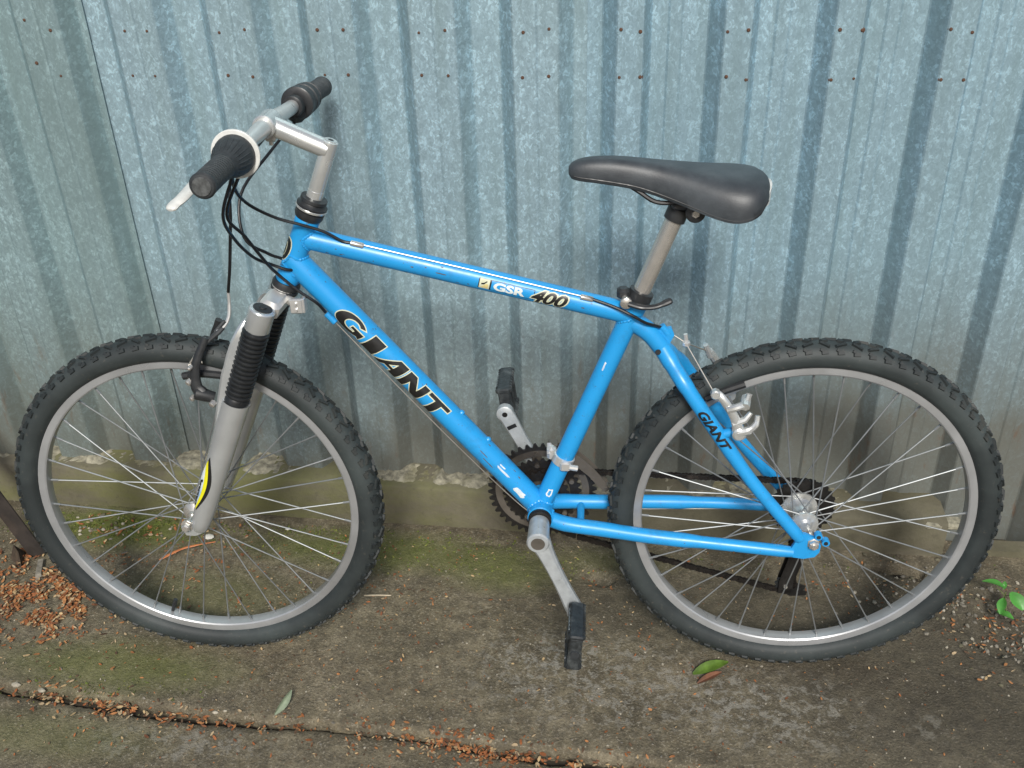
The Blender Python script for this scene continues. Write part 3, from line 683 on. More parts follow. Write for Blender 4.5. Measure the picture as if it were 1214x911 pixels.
# cable stops and gusset
mb.plate([(-.262, 0, .672), (-.236, 0, .676), (-.231, 0, .664), (-.240, 0, .645), (-.255, 0, .645)], Y, .009); mb.lathe((-.247, 0, .672), V((.6, 0, -.8)), [(-.008, .0060), (.010, .0060)], 10)
tdir = (TT1 - TT0).normalized(); tn = V((-tdir.z, 0, tdir.x)) * -1 if tdir.x < 0 else V((-tdir.z, 0, tdir.x))
ddir = (DT1 - DT0).normalized(); dn = V((-ddir.z, 0, ddir.x))   # to the upper right
stopc = DT0 + ddir * .115 - dn * .0235 + V((0, -.006, 0)); mb.lathe(stopc - ddir * .010, ddir, [(0, .0045), (.001, .0058), (.020, .0058), (.021, .0045)], 10)
for t in (.37, .435): mb.lathe(DT0 + ddir * t * 1.02 + dn * .019, dn, [(0, .0055), (.0028, .0045), (.0045, .003)], 9)
def weld(o, a, ra, bo, b, rb, s0, s1):
    o, a, bo, b = V(o), V(a).normalized(), V(bo), V(b).normalized(); u, v = frame_of(a); pts = []
    for i in range(31):
        t = 2 * PI * i / 30; base = o + (u * math.cos(t) + v * math.sin(t)) * ra; lo, hi = s0, s1
        def inside(s): q = base + a * s - bo; return (q - b * q.dot(b)).length < rb
        for _ in range(24):
            m_ = (lo + hi) / 2
            if inside(m_): lo = m_
            else: hi = m_
        pts.append(base + a * hi)
    fine = curve(pts, 4); mb.tube(fine, [.0021 + .0005 * math.sin(k_ * 1.57) for k_ in range(len(fine))], 6)
weld(TT0, tdir, .0172, HT0, hd, .0178, 0, .08); weld(DT0, ddir, .0202, HT0, hd, .0178, 0, .1)
weld(TT1, -tdir, .0172, BB, sdir, .0162, 0, .08); weld(DT1, -ddir, .0202, BB, Y, .0215, -.01, .1); weld(BB, sdir, .0162, BB, Y, .0215, 0, .1)
for s in (-1, 1): weld(BB + V((.006, s * .022, -.006)), V((.94, s * .20, -.10)), .0134, BB, Y, .0215, 0, .06)
frame = part(mb, 'frame', M['blue'], sharp=40)
mb = MB(); mb.lathe(SSJ + V((-.012, -.0158, .006)), -Y, [(0, .0048), (.0012, .0045)], 12); part(mb, 'frame_plug', M['black'], frame)
mb = MB()
for s in (-1, 1): mb.lathe((.016, s * .0665 - .0062, .330), Y, [(0, .0036), (.0124, .0036)], 8); mb.lathe((.029, s * .0665 - .0062, .318), Y, [(0, .0036), (.0124, .0036)], 8)
part(mb, 'eyelet_thread', M['black'], frame)

# ---- lettering on the tubes
def wrap(me, origin, ax, upv, r, lift, mats):
    """bends a flat mesh (x along the tube, y round it) over a tube"""
    bm = bmesh.new(); bm.from_mesh(me)
    ys = [v.co.y for v in bm.verts]; y0, y1 = min(ys), max(ys)
    for i in range(1, 14):
        g = bm.verts[:] + bm.edges[:] + bm.faces[:]
        bmesh.ops.bisect_plane(bm, geom=g, plane_co=(0, y0 + (y1 - y0) * i / 14, 0), plane_no=(0, 1, 0))
    out = V(ax).cross(upv)
    if out.y > 0: out = -out
    for v in bm.verts:
        a = v.co.y / r; p = V(origin) + V(ax) * v.co.x + (V(upv) * math.sin(a) + out * math.cos(a)) * (r + lift); v.co = p
    bm.to_mesh(me); bm.free()
    for m_ in mats: me.materials.append(m_)
    return me
def curve_mesh(splines, offset=0.0, text=None, size=1, shear=0, bold=0):
    if text:
        cu = bpy.data.curves.new('lettering', 'FONT'); cu.body = text; cu.size = size; cu.shear = shear; cu.offset = bold + offset; cu.resolution_u = 3
    else:
        cu = bpy.data.curves.new('lettering', 'CURVE'); cu.dimensions = '2D'; cu.fill_mode = 'BOTH'; cu.offset = offset
        for sp in splines:
            s = cu.splines.new('POLY'); s.points.add(len(sp) - 1); s.use_cyclic_u = True
            for i, (x, y) in enumerate(sp): s.points[i].co = (x, y, 0, 1)
    o = bpy.data.objects.new('lettering', cu); C.objects.link(o)
    dg = bpy.context.evaluated_depsgraph_get(); me = bpy.data.meshes.new_from_object(o.evaluated_get(dg)); bpy.data.objects.remove(o)
    me.materials.clear(); return me
def logo_splines(L, Hh, sh=.22, thin=1.0):
    """the five wide slanted capitals on the down tube, drawn as outlines; x 0..L, y centred"""
    out = []; 
    def put(poly, x0, w):
        out.append([(x0 * L + (px * w) * L + (py - .5) * Hh * sh, (py - .5) * Hh) for px, py in poly])
    # G: heavy open ring with a spur
    ring = []
    for i in range(25):
        t = math.radians(38 + (322 - 38) * i / 24 + 0); ring.append((.5 + .50 * math.cos(t), .5 + .50 * math.sin(t)))
    inner = []
    for i in range(21):
        t = math.radians(312 - (312 - 42) * i / 20); inner.append((.56 + .25 * math.cos(t), .52 + .30 * math.sin(t)))
    g = ring + [(1.0, .10), (1.0, .52), (.58, .52), (.58, .38), (.74, .38), (.74, .26)] + inner[1:]
    put(g, .0, .235)
    put([(0, 0), (1, 0), (1, 1), (0, 1)], .275, .10)
    put([(0, 0), (.24, 0), (.36, .26), (.68, .26), (.68, 0), (1, 0), (1, 1), (.62, 1)], .395, .20); put([(.46, .42), (.68, .42), (.68, .78)], .395, .20)
    put([(0, 0), (.27, 0), (.27, .60), (.70, 0), (1, 0), (1, 1), (.73, 1), (.73, .42), (.32, 1), (0, 1)], .615, .185)
    put([(.35, 0), (.65, 0), (.65, .80), (1, .80), (1, 1), (0, 1), (0, .80), (.35, .80)], .815, .185)
    return out
def decal(name, me, mat, parent=frame):
    o = bpy.data.objects.new(name, me); C.objects.link(o); o.parent = parent; return o
def tube_logo(orig, ax, upv, r, L, Hh, o1, name):
    sp = logo_splines(L, Hh)
    decal(name, wrap(curve_mesh(sp, o1), orig, ax, upv, r, .0005, [M['dec_cream']]), None)
    decal(name, wrap(curve_mesh(sp, 0), orig, ax, upv, r, .0009, [M['dec_black']]), None)
dL = (V((-.599, 0, .532)) - V((-.759, 0, .705))).length
tube_logo(DT0 + ddir * .112, ddir, dn, .0202, dL * 1.03, .0305, .0017, 'lettering')
def put_text(txt, orig, ax, upv, r, size, mat, lift, shear=0, bold=0, length=None, up0=0):
    me = curve_mesh(None, 0, txt, size, shear, bold)
    xs = [v.co.x for v in me.vertices]; ys = [v.co.y for v in me.vertices]
    k = length / (max(xs) - min(xs)) if length else 1; yc = (min(ys) + max(ys)) / 2; x0 = min(xs)
    for v in me.vertices: v.co.x = (v.co.x - x0) * k; v.co.y = v.co.y - yc + up0
    return decal('lettering', wrap(me, orig, ax, upv, r, lift, [mat]), None)
ttn = V((-tdir.z, 0, tdir.x))
def rect(x0, x1, y0, y1): return [[(x0, y0), (x1, y0), (x1, y1), (x0, y1)]]
to = lambda x: TT0 + tdir * ((x - TT0.x) / tdir.x)
decal('decal_box', wrap(curve_mesh(rect(0, .088, -.0085, .0085)), to(-.5345), tdir, ttn, .0172, .0003, [M['dec_black']]), None)
decal('decal_box', wrap(curve_mesh(rect(.020, .087, -.0075, .0075)), to(-.5345), tdir, ttn, .0172, .0006, [M['blue']]), None)
decal('decal_box', wrap(curve_mesh(rect(.0015, .0175, -.0080, .0080)), to(-.5345), tdir, ttn, .0172, .0007, [M['dec_cream']]), None)
decal('decal_box', wrap(curve_mesh([[(.0045, -.006), (.0155, -.006), (.0155, .0005), (.0115, .0005)]]), to(-.5345), tdir, ttn, .0172, .0010, [M['dec_gold']]), None)
decal('decal_box', wrap(curve_mesh([[(.0045, -.0012), (.009, -.0005), (.0135, .004), (.0125, .0052), (.0085, .0018), (.0045, .001)]]), to(-.5345), tdir, ttn, .0172, .0011, [M['dec_black']]), None)
put_text('GSR', to(-.5115), tdir, ttn, .0172, .0165, M['dec_pale'], .0011, 0, .0007, .050)
put_text('400', to(-.4560), tdir, ttn, .0172, .0265, M['dec_cream'], .0011, .35, .0026, .062)
put_text('400', to(-.4535), tdir, ttn, .0172, .0265, M['dec_black'], .0016, .35, .0008, .057)
# seat stay lettering
SA, SB = V((-.196, -.0435, .566)), V((-.112, -.0565, .447)); sa = (SB - SA).normalized(); sn = (V((0, -1, 0)).cross(sa)).normalized()
if sn.z < 0: sn = -sn
sn = (sn - sa * sn.dot(sa)).normalized()
SBASE = V((-.180, -.047, .545)); sy = SBASE + sa * 0
put_text('GIANT', SBASE - sa * .014, sa, sn, .0125, .0185, M['dec_black'], .0009, .3, .0007, .082)
# torn stickers and scuffs near the bottom bracket and on the seat tube
rs = random.Random(4)
def patch(orig, ax, upv, r, x, y, w, h, mat, seed):
    q = random.Random(seed); pts = []
    for i in range(14):
        t = 2 * PI * i / 14; cx = max(-1, min(1, 1.3 * math.cos(t))) * w; cy = max(-1, min(1, 1.3 * math.sin(t))) * h
        pts.append((x + cx * q.uniform(.75, 1.05), y + cy * q.uniform(.7, 1.05)))
    return decal('sticker_remnant', wrap(curve_mesh([pts]), orig, ax, upv, r, .0005, [mat]), None)
patch(DT0, ddir, dn, .0202, .500, .006, .017, .0020, M['dec_white'], 1); patch(DT0, ddir, dn, .0202, .492, .011, .007, .0015, M['dec_white'], 5)
patch(DT0, ddir, dn, .0202, .548, .0, .013, .0055, M['dec_white'], 2); patch(DT0, ddir, dn, .0202, .470, -.002, .013, .0008, M['scratch'], 3); patch(DT0, ddir, dn, .0202, .452, .004, .010, .0007, M['scratch'], 6)
sup = V((sdir.z, 0, -sdir.x)); patch(BB, -sdir, -sup, .0162, -.042, .0, .009, .0050, M['dec_white'], 4); patch(BB, -sdir, -sup, .0162, -.042, .0, .0062, .0026, M['blue'], 4)
patch(BB, -sdir, -sup, .0162, -.300, .007, .010, .0016, M['dec_white'], 8); patch(TT0, tdir, ttn, .0172, .215, .0, .009, .0008, M['scratch'], 9)
for i in range(26):
    patch(TT0, tdir, ttn, .0172, rs.uniform(.03, .48), rs.uniform(-.020, .012), rs.uniform(.0008, .0028), rs.uniform(.0004, .0010), M['scratch'], 20 + i)
for i in range(16):
    patch(DT0, ddir, dn, .0202, rs.uniform(.05, .55), rs.uniform(-.024, -.017) if i % 2 else rs.uniform(.018, .024), rs.uniform(.001, .003), rs.uniform(.0004, .001), M['scratch'], 60 + i)
# head badge: dark oval with a pale rim
hup = V((-hd.z, 0, hd.x))
if hup.x > 0: hup = -hup
def oval(a, b, n=26): return [[(a * math.cos(2 * PI * i / n), b * math.sin(2 * PI * i / n)) for i in range(n)]]
for (a, b, mt, lf) in ((.0205, .0125, 'dec_cream', .0004), (.0188, .0108, 'dec_black', .0008), (.012, .0035, 'dec_cream', .0011), (.010, .002, 'dec_black', .0014)):
    me = curve_mesh(oval(a, b)); bm = bmesh.new(); bm.from_mesh(me)
    for i in range(1, 12): bmesh.ops.bisect_plane(bm, geom=bm.verts[:] + bm.edges[:] + bm.faces[:], plane_co=(0, -b + 2 * b * i / 12, 0), plane_no=(0, 1, 0))
    for v in bm.verts:
        an = v.co.y / .0178; v.co = HT0 + hd * (.052 + v.co.x) + (V((-1, 0, 0)) * math.cos(an - .45) + Y * math.sin(an - .45)) * (.0178 + lf)
        rel = v.co - (HT0 + hd * .052); ax_ = hd; al = rel.dot(ax_); pr_ = rel - ax_ * al; pr_ = pr_.normalized() * (.0178 + lf); v.co = HT0 + hd * .052 + ax_ * al + pr_
    bm.to_mesh(me); bm.free(); me.materials.append(M[mt]); decal('head_badge', me, None)

# ---- headset, stem, handlebar
mb = MB(); mb.lathe(HT0, -hd, [(-.001, .0205), (.004, .0225), (.010, .0225), (.012, .0190), (.014, .0180), (.015, .0235), (.021, .0240), (.024, .0200), (.026, .0185), (.0275, .0185), (.028, .0210), (.0325, .0205), (.034, .0130)], 26)
part(mb, 'headset', M['black'], sharp=30)
mb = MB(); mb.lathe(HT0, -hd, [(.0145, .0243), (.0175, .0246), (.0180, .0243)], 26); part(mb, 'headset_race', M['alu'], sharp=30)
mb = MB(); mb.lathe(HT1, hd, [(-.001, .0205), (.004, .0225), (.009, .0222), (.011, .0200), (.014, .0225), (.018, .0215), (.020, .015)], 26)
part(mb, 'headset', M['black'], sharp=30)
Q0, Q1 = V((-.7815, 0, .882)), V((-.7455, 0, .972)); qd = (Q1 - Q0).normalized()
BC = V((-.836, 0, .999))
mb = MB(); mb.lathe(Q0 - qd * .006, qd, [(0, .0128), (.024, .0128), (.0245, .0124), (.1, .0124), (.1035, .0118), (.1045, .0100)], 26)
mb.lathe(Q0 - qd * .0 + qd * .0985, qd, [(.0, .0095), (.001, .0095)], 16)
e0 = Q1 - qd * .013; mb.tube([e0, lerp(e0, BC, .5), BC], [.0142, .0146, .0150], 24)
mb.lathe(BC - Y * .022, Y, [(0, .0150), (.0015, .0168), (.0425, .0168), (.044, .0150)], 26)
stem = part(mb, 'stem', M['alu'], sharp=32)
mb = MB(); mb.cbox(BC + V((.004, 0, -.0185)), X, Y, Z, .008, .012, .0055, .2); mb.tube([BC + V((.004, -.006, -.015)), BC + V((.004, -.006, -.030))], .0036, 8); mb.tube([BC + V((.004, .006, -.015)), BC + V((.004, .006, -.028))], .0036, 8)
part(mb, 'clamp_bolt', M['steel'], stem)
mb = MB(); mb.lathe(Q0 + qd * .0985, qd, [(0, .0048), (.0012, .0046)], 6); part(mb, 'quill_bolt', M['black'], stem)
BL, BRr = V((-.840, -.283, .994)), V((-.820, .283, .990)); bl = (BL - BC).normalized(); br = (BRr - BC).normalized()
mb = MB(); mb.tube([BL, lerp(BL, BC, .72), lerp(BL, BC, .82), BC, lerp(BRr, BC, .82), lerp(BRr, BC, .72), BRr], [.0111, .0111, .0126, .0127, .0126, .0111, .0111], 22)
bar = part(mb, 'handlebar', M['bright'], sharp=40)
def grip(E, d, s):
    """E outer end, d direction inward"""
    mb = MB(); pr = [(-.0015, .0100), (0, .0150), (.003, .0172)]
    for i in range(13): x = .006 + i * .0058; pr += [(x, .0166), (x + .0040, .0166), (x + .0045, .0159), (x + .0056, .0159)]
    pr += [(.083, .0170), (.086, .0180)]
    mb.lathe(E, d, pr, 30); g = part(mb, 'grip', M['rubber'], sharp=32)
    mb = MB(); mb.lathe(E - d * .0022, d, [(0, .0118), (.0012, .0125)], 20); part(mb, 'grip_end', simple('scuffed_rubber', (.075, .08, .08), .7, 0, .5, 160), g)
    mb = MB(); pr = [(.084, .0168), (.087, .0182), (.096, .0205), (.106, .0240), (.118, .0268), (.127, .0280), (.132, .0276), (.1325, .012)] if s < 0 else [(.080, .0168), (.082, .0225), (.087, .0235), (.089, .0200), (.094, .0200), (.096, .0245), (.112, .0250), (.114, .0215), (.118, .0215), (.120, .0255), (.130, .0255), (.1325, .012)]
    mb.lathe(E, d, pr, 30)
    P0 = E + d * .105
    for k in (range(24) if s < 0 else []):    # ribs of the twist barrel
        t = 2 * PI * k / 24; a_, b_ = frame_of(d, Z); r_ = a_ * math.cos(t) + b_ * math.sin(t); mb.tube([E + d * .088 + r_ * .0180, E + d * .106 + r_ * .0234, E + d * .118 + r_ * .0264], [.0009, .0014, .0009], 5)
    mb.cbox(E + d * .140 + V((-.004, 0, -.010)), d, X, Z, .016, .017, .020, .3)
    sh = part(mb, 'twist_shifter', M['rubber'], sharp=32)
    mb = MB(); fr = .0335 if s < 0 else .0262; mb.lathe(E, d, [(.1315, .0250 if s < 0 else .02), (.1318, fr - .001), (.1325, fr), (.1355 if s < 0 else .142, fr), (.1362 if s < 0 else .143, fr - .0015), (.1365 if s < 0 else .1435, .015)], 34)
    part(mb, 'shifter_ring', M['white'] if s < 0 else M['black'], sh, sharp=32)
    # brake lever: clamp, body, blade
    mb = MB(); c = E + d * .160; mb.lathe(c - d * .008, d, [(0, .0150), (.001, .0165), (.015, .0165), (.016, .0150)], 20)
    mb.cbox(c + V((-.020, 0, -.010)) + d * .002, d, (-.9, 0, -.35), (-.35, 0, .9), .016, .018, .0085, .25)
    lv = part(mb, 'brake_lever', M['black'], sharp=32)
    mb = MB(); p0 = c + V((-.036, 0, -.016)) - d * .006
    if s < 0: pts = [p0, p0 - d * .03 + V((-.004, 0, -.004)), p0 - d * .07 + V((-.004, 0, -.006)), p0 - d * .115 + V((-.008, 0, -.012)), E + d * .026 + V((-.050, 0, -.032)), E + d * .016 + V((-.052, 0, -.036))]
    else: pts = [p0, p0 - d * .03 + V((-.004, 0, -.004)), p0 - d * .06 + V((-.006, 0, -.006)), p0 - d * .085 + V((-.008, 0, -.01)), p0 - d * .10 + V((-.012, 0, -.014))]
    cp = curve(pts, 5); n_ = len(cp); mb.tube(cp, [.0080 - .0012 * i / n_ for i in range(n_ - 3)] + [.0066, .0058, .0030], 12, flat=(.62, 1.25))
    part(mb, 'lever_blade', M['white'] if s < 0 else M['black'], lv)
    return g
grip(BL, -bl, -1); grip(BRr, -br, 1)

# ---- suspension fork
for s in (-1, 1):
    ys = s * .066
    a, b = V((-.862, ys, .732)), V((-1.030, ys, .318)); d = (b - a).normalized(); L = (b - a).length
    mb = MB(); mb.lathe(a, d, [(-.002, .0150), (-.001, .0190), (.001, .0205), (.034, .0205), (.036, .0195), (.040, .015)], 26)
    top_ = part(mb, 'fork_top', M['fork'], sharp=32)
    mb = MB(); mb.lathe(a, d, [(-.0035, .0040), (-.0034, .0085), (-.0030, .0150), (-.0012, .0155)], 20); mb.lathe(a, -d, [(.003, .0060), (.0050, .0055)], 14); part(mb, 'fork_cap', M['black'], top_)
    mb = MB(); pr = [(.036, .0170)]
    for i in range(15):
        x = .038 + i * .0083; pr += [(x, .0172), (x + .0015, .0208), (x + .0042, .0216), (x + .0066, .0204), (x + .0080, .0174)]
    pr += [(.166, .0196), (.178, .0198), (.180, .0150)]
    mb.lathe(a, d, pr, 28); part(mb, 'fork_boot', M['boot'], sharp=50)
    mb = MB(); xs = [.150, .163, .172, .20, .24, .32, .40, L - .022, L - .006, L]
    rr = [.0200, .0222, .0228, .0226, .0218, .0200, .0184, .0166, .0155, .0120]
    mb.lathe(a, d, [(.1768, .0175)] + list(zip(xs[2:], rr[2:])), 30)
    # flared front web that runs up beside the bellows into the arch
    fwd = V((d.z, 0, -d.x)); fwd = fwd if fwd.x < 0 else -fwd
    w1 = [V((-.962, ys, .50)), V((-.951, ys, .548)), V((-.939, ys, .592)), V((-.924, ys, .640)), V((-.909, ys * .97, .675)), V((-.893, ys * .86, .700)), V((-.877, ys * .62, .712)), V((-.868, ys * .3, .716)), V((-.866, 0, .717))]
    cp = curve(w1, 5); N_ = len(cp); vs = []
    for i, p in enumerate(cp):
        t = i / (N_ - 1); dd = (cp[min(i + 1, N_ - 1)] - cp[max(i - 1, 0)]).normalized()
        wv = fwd if t > .0 else fwd; wid = .012 if t < .35 else .0105
        nn = dd.cross(wv).normalized(); hw, ht = wid * (1.0), .0055 + .014 * max(0, .45 - t)
        for (u, v) in ((-1, -.6), (-.7, -1), (.7, -1), (1, -.6), (1, .6), (.7, 1), (-.7, 1), (-1, .6)): vs.append(p + wv * hw * u + nn * ht * v)
    mb.add(vs, [tuple(range(8))[::-1], tuple(range((N_ - 1) * 8, N_ * 8))] + [(i * 8 + k, i * 8 + (k + 1) % 8, i * 8 + 8 + (k + 1) % 8, i * 8 + 8 + k) for i in range(N_ - 1) for k in range(8)])
    # dropout
    mb.plate([b + V((-.012, 0, .016)), b + V((-.016, 0, -.004)), b + V((-.026, 0, -.006)), b + V((-.024, 0, -.012)), b + V((-.008, 0, -.013)), b + V((.012, 0, -.004)), b + V((.012, 0, .012))], Y, .008)
    leg = part(mb, 'fork_leg', M['fork'], sharp=34)
    if s < 0:   # crescent decal, front-outer face of the lower leg
        def legmap(me, lift):
            bm = bmesh.new(); bm.from_mesh(me); out = V((0, -1, 0)); 
            for i in range(1, 30): bmesh.ops.bisect_plane(bm, geom=bm.verts[:] + bm.edges[:] + bm.faces[:], plane_co=(0, -.03 + .06 * i / 30, 0), plane_no=(0, 1, 0))
            for i in range(1, 12): bmesh.ops.bisect_plane(bm, geom=bm.verts[:] + bm.edges[:] + bm.faces[:], plane_co=(.12 * i / 12, 0, 0), plane_no=(1, 0, 0))
            for v in bm.verts:
                x = .295 + v.co.x; r = .0205 - (x - .30) * .021; an = v.co.y / r
                v.co = a + d * x + (fwd * math.sin(an) + out * math.cos(an)) * (r + lift)
            bm.to_mesh(me); bm.free(); return me
        def lens(x0, x1, ya, bow0, bow1, n=16):
            return [(x0 + (x1 - x0) * i / n, ya + bow0 * math.sin(PI * i / n)) for i in range(n + 1)] + [(x1 + (x0 - x1) * i / n, ya + bow1 * math.sin(PI * (1 - i / n))) for i in range(1, n)]
        for (sp, mt, lf) in (([lens(-.012, .105, .0135, -.0150, .010)], 'dec_black', .0004), ([lens(-.004, .103, .0150, -.0100, .010)], 'dec_yellow', .0008), ([lens(.006, .103, .0175, -.0062, .008)], 'dec_white', .0012)):
            me = legmap(curve_mesh(sp), lf); me.materials.append(M[mt]); decal('fork_decal', me, None, leg)
        me = curve_mesh(None, 0, 'omni', .013, .3, .0008); xs_ = [v.co.x for v in me.vertices]; k_ = .062 / (max(xs_) - min(xs_))
        for v in me.vertices: v.co.x, v.co.y = .100 - v.co.x * k_,   .0172 + (.0045 - v.co.y) * .75
        me = legmap(me, .0016); me.materials.append(M['dec_black']); decal('fork_lettering', me, None, leg)
mb = MB(); CRN = V((-.8445, 0, .7385))
mb.lathe(CRN - hd * .008, hd, [(0, .0190), (.002, .0205), (.026, .0205), (.028, .0185)], 24)
for s in (-1, 1):
    p = V((-.862, s * .066, .722)); q = CRN + hd * .008; dv = (p - q); L = dv.length; dv.normalize(); up_ = -hd; sd_ = dv.cross(up_).normalized()
    mb.cbox(lerp(q, p, .42), dv, sd_, up_, L * .42, .0165, .0145, .22)
part(mb, 'fork_crown', M['bright'], sharp=30)
mb = MB(); rb = V((-.818, -.034, .724)); mb.cbox(rb, X, Y, Z, .010, .004, .012, .2); mb.cbox(rb + V((-.014, .012, .004)), V((1, -.75, 0)), V((.75, 1, 0)), Z, .016, .003, .007, .2); mb.cbox(rb + V((.010, .006, 0)), X, Y, Z, .003, .008, .012, .2)
for z_ in (-.005, .005): mb.tube([rb + V((.0, -.003, z_)), rb + V((.0, -.007, z_))], .0024, 7)
part(mb, 'reflector_bracket', M['bright'])
mb = MB(); ax = V((-WB, 0, HZ))     # front axle: nut on the near side
mb.tube([ax - Y * .078, ax + Y * .078], .0045, 10); mb.lathe(ax - Y * .083, Y, [(0, .0060), (.002, .0078), (.009, .0078), (.010, .0068)], 6); mb.lathe(ax - Y * .072, Y, [(0, .0105), (.002, .0105)], 16); mb.lathe(ax + Y * .070, Y, [(0, .0078), (.010, .0070)], 6)
part(mb, 'front_axle', M['steel'], sharp=30)
mb = MB(); ax = V((.009, 0, .316)); mb.tube([ax - Y * .082, ax + Y * .080], .0045, 10); mb.lathe(ax - Y * .079, Y, [(0, .0065), (.0015, .0085), (.007, .0085), (.008, .0105), (.0095, .0105)], 6); mb.lathe(ax + Y * .070, Y, [(0, .0105), (.002, .0088), (.009, .0080)], 6)
part(mb, 'rear_axle', M['steel'], sharp=30)

# ---- seat post, clamp, saddle
P0, P1 = ST1 - sdir * .03, V((-.2365, 0, .864)); pd = (V((-.2375, 0, .860)) - ST1).normalized(); P1 = ST1 + pd * .158
mb = MB(); mb.tube([P0, P1], .0135, 26); post = part(mb, 'seatpost', M['steel'])
cl = ST1 + sdir * .016
mb = MB(); mb.lathe(cl - sdir * .009, sdir, [(0, .0165), (.001, .0195), (.017, .0195), (.018, .0165)], 26); mb.cbox(cl + V((-.026, -.004, .006)), X, Y, Z, .010, .011, .0085, .25); sc = part(mb, 'seat_clamp', M['black'], sharp=32)
mb = MB(); mb.tube([cl + V((-.024, -.022, .001)), cl + V((-.024, .020, .001))], .0052, 10); mb.lathe(cl + V((-.022, -.030, -.002)), Y, [(0, .0060), (.002, .0092), (.008, .0092), (.010, .0070)], 14); part(mb, 'clamp_pivot', M['steel'], sc)
mb = MB(); cp = curve([cl + V((-.018, -.028, -.002)), cl + V((.002, -.032, -.006)), cl + V((.022, -.030, -.006)), cl + V((.040, -.026, .000)), cl + V((.047, -.024, .003))], 4); mb.tube(cp, [.0055] * 5 + [.0050] * 6 + [.0062] * 4 + [.0058, .0035], 12, flat=(1.1, .8)); part(mb, 'clamp_lever', M['black'], sc)
# saddle shell: (x, half width, crown height, skirt height, roundness)
ST_ = [(-.397, .007, .9330, .9265), (-.393, .013, .9385, .9210), (-.380, .0175, .9445, .9180), (-.360, .0200, .9475, .9160), (-.330, .0225, .9480, .9120), (-.300, .0255, .9455, .9070), (-.270, .0310, .9420, .8990), (-.240, .0410, .9385, .8900), (-.210, .0535, .9350, .8810), (-.185, .0640, .9325, .8740), (-.162, .0705, .9310, .8705), (-.142, .0710, .9290, .8730), (-.126, .0650, .9260, .8800), (-.115, .0520, .9215, .8900), (-.109, .0300, .9165, .9000)]
def sad_section(x, w, zt, zb, n=22, sh=0):
    """half-superellipse over the top, tucked-in skirt"""
    out = []
    for i in range(n + 1):
        t = PI * i / n; cx, sz = math.cos(t), math.sin(t)
        yv = w * (abs(cx) ** .78) * (1 if cx > 0 else -1); zv = zb + (zt - zb) * (sz ** .72)
        out.append((x, yv, zv))
    out += [(x, -w * .90, zb - .002), (x, -w * .55, zb + (zt - zb) * .40), (x, 0, zb + (zt - zb) * .55), (x, w * .55, zb + (zt - zb) * .40), (x, w * .90, zb - .002)]
    return out
import bisect
def interp(xs, ys, x):
    i = max(1, min(len(xs) - 1, bisect.bisect(xs, x))); a, b = xs[i - 1], xs[i]; t = (x - a) / (b - a); t = max(0, min(1, t))
    m0 = (ys[i] - ys[max(i - 2, 0)]) / max(1e-6, xs[i] - xs[max(i - 2, 0)]) * (b - a) if i > 1 else ys[i] - ys[i - 1]
    m1 = (ys[min(i + 1, len(xs) - 1)] - ys[i - 1]) / max(1e-6, xs[min(i + 1, len(xs) - 1)] - xs[i - 1]) * (b - a)
    return (2 * t ** 3 - 3 * t ** 2 + 1) * ys[i - 1] + (t ** 3 - 2 * t ** 2 + t) * m0 + (-2 * t ** 3 + 3 * t ** 2) * ys[i] + (t ** 3 - t ** 2) * m1
xs = [a[0] for a in ST_]; secs = []; 
grid = [-.397, -.3955, -.393, -.389] + [-.384 + i * .0065 for i in range(41)] + [-.113, -.111, -.109]
for x in grid: secs.append(sad_section(x, *[interp(xs, [a[k] for a in ST_], x) for k in (1, 2, 3)]))
mb = MB(); k = len(secs[0]); mb.add([p for s_ in secs for p in s_], [(i * k + j, i * k + (j + 1) % k, (i + 1) * k + (j + 1) % k, (i + 1) * k + j) for i in range(len(secs) - 1) for j in range(k)] + [tuple(range(k))[::-1], tuple(range((len(secs) - 1) * k, len(secs) * k))])
sad = part(mb, 'saddle', M['saddle'], sharp=62)
mb = MB()
for s in (-1, 1): mb.tube([(x, s * interp(xs, [a[1] for a in ST_], x) * .985, interp(xs, [a[3] for a in ST_], x) + .0035) for x in grid[3:-2]], .0011, 6)
part(mb, 'saddle_piping', M['black'], sad)
mb = MB(); vs = []      # pale reflective edge under the tail
for i in range(13):
    t = -1 + 2 * i / 12; y_ = t * .050; x_ = -.1045 - .014 * t * t; vs += [(x_ - .004, y_, .914 - .010 * t * t), (x_ + .0015, y_, .911 - .010 * t * t), (x_ + .0005, y_, .884 + .004 * t * t), (x_ - .006, y_, .884 + .004 * t * t)]
mb.add(vs, [(i * 4 + j, i * 4 + (j + 1) % 4, i * 4 + 4 + (j + 1) % 4, i * 4 + 4 + j) for i in range(12) for j in range(4)] + [(3, 2, 1, 0), (48, 49, 50, 51)])
part(mb, 'saddle_trim', M['white'], sad)
mb = MB()
for s in (-1, 1):
    cp = curve([(-.355, s * .006, .918), (-.318, s * .012, .912), (-.296, s * .018, .902), (-.272, s * .022, .8875), (-.245, s * .022, .8850), (-.205, s * .022, .8860), (-.175, s * .026, .889), (-.145, s * .034, .902)], 5); mb.tube(cp, .0036, 8)
part(mb, 'saddle_rail', M['cable'], sad)
mb = MB(); hc = P1 + V((.004, 0, .010)); mb.lathe(P1 - pd * .012, pd, [(0, .0140), (.001, .0165), (.020, .0165), (.022, .0140)], 20); mb.cbox(hc + V((.004, 0, .008)), X, Y, Z, .018, .027, .0060, .3)
mb.lathe(hc + V((.020, -.032, -.001)), Y, [(0, .0110), (.002, .0145), (.010, .0145), (.011, .0110), (.053, .0110), (.054, .0145), (.062, .0145), (.064, .0110)], 20)
scl = part(mb, 'saddle_clamp', M['black'], sharp=32)
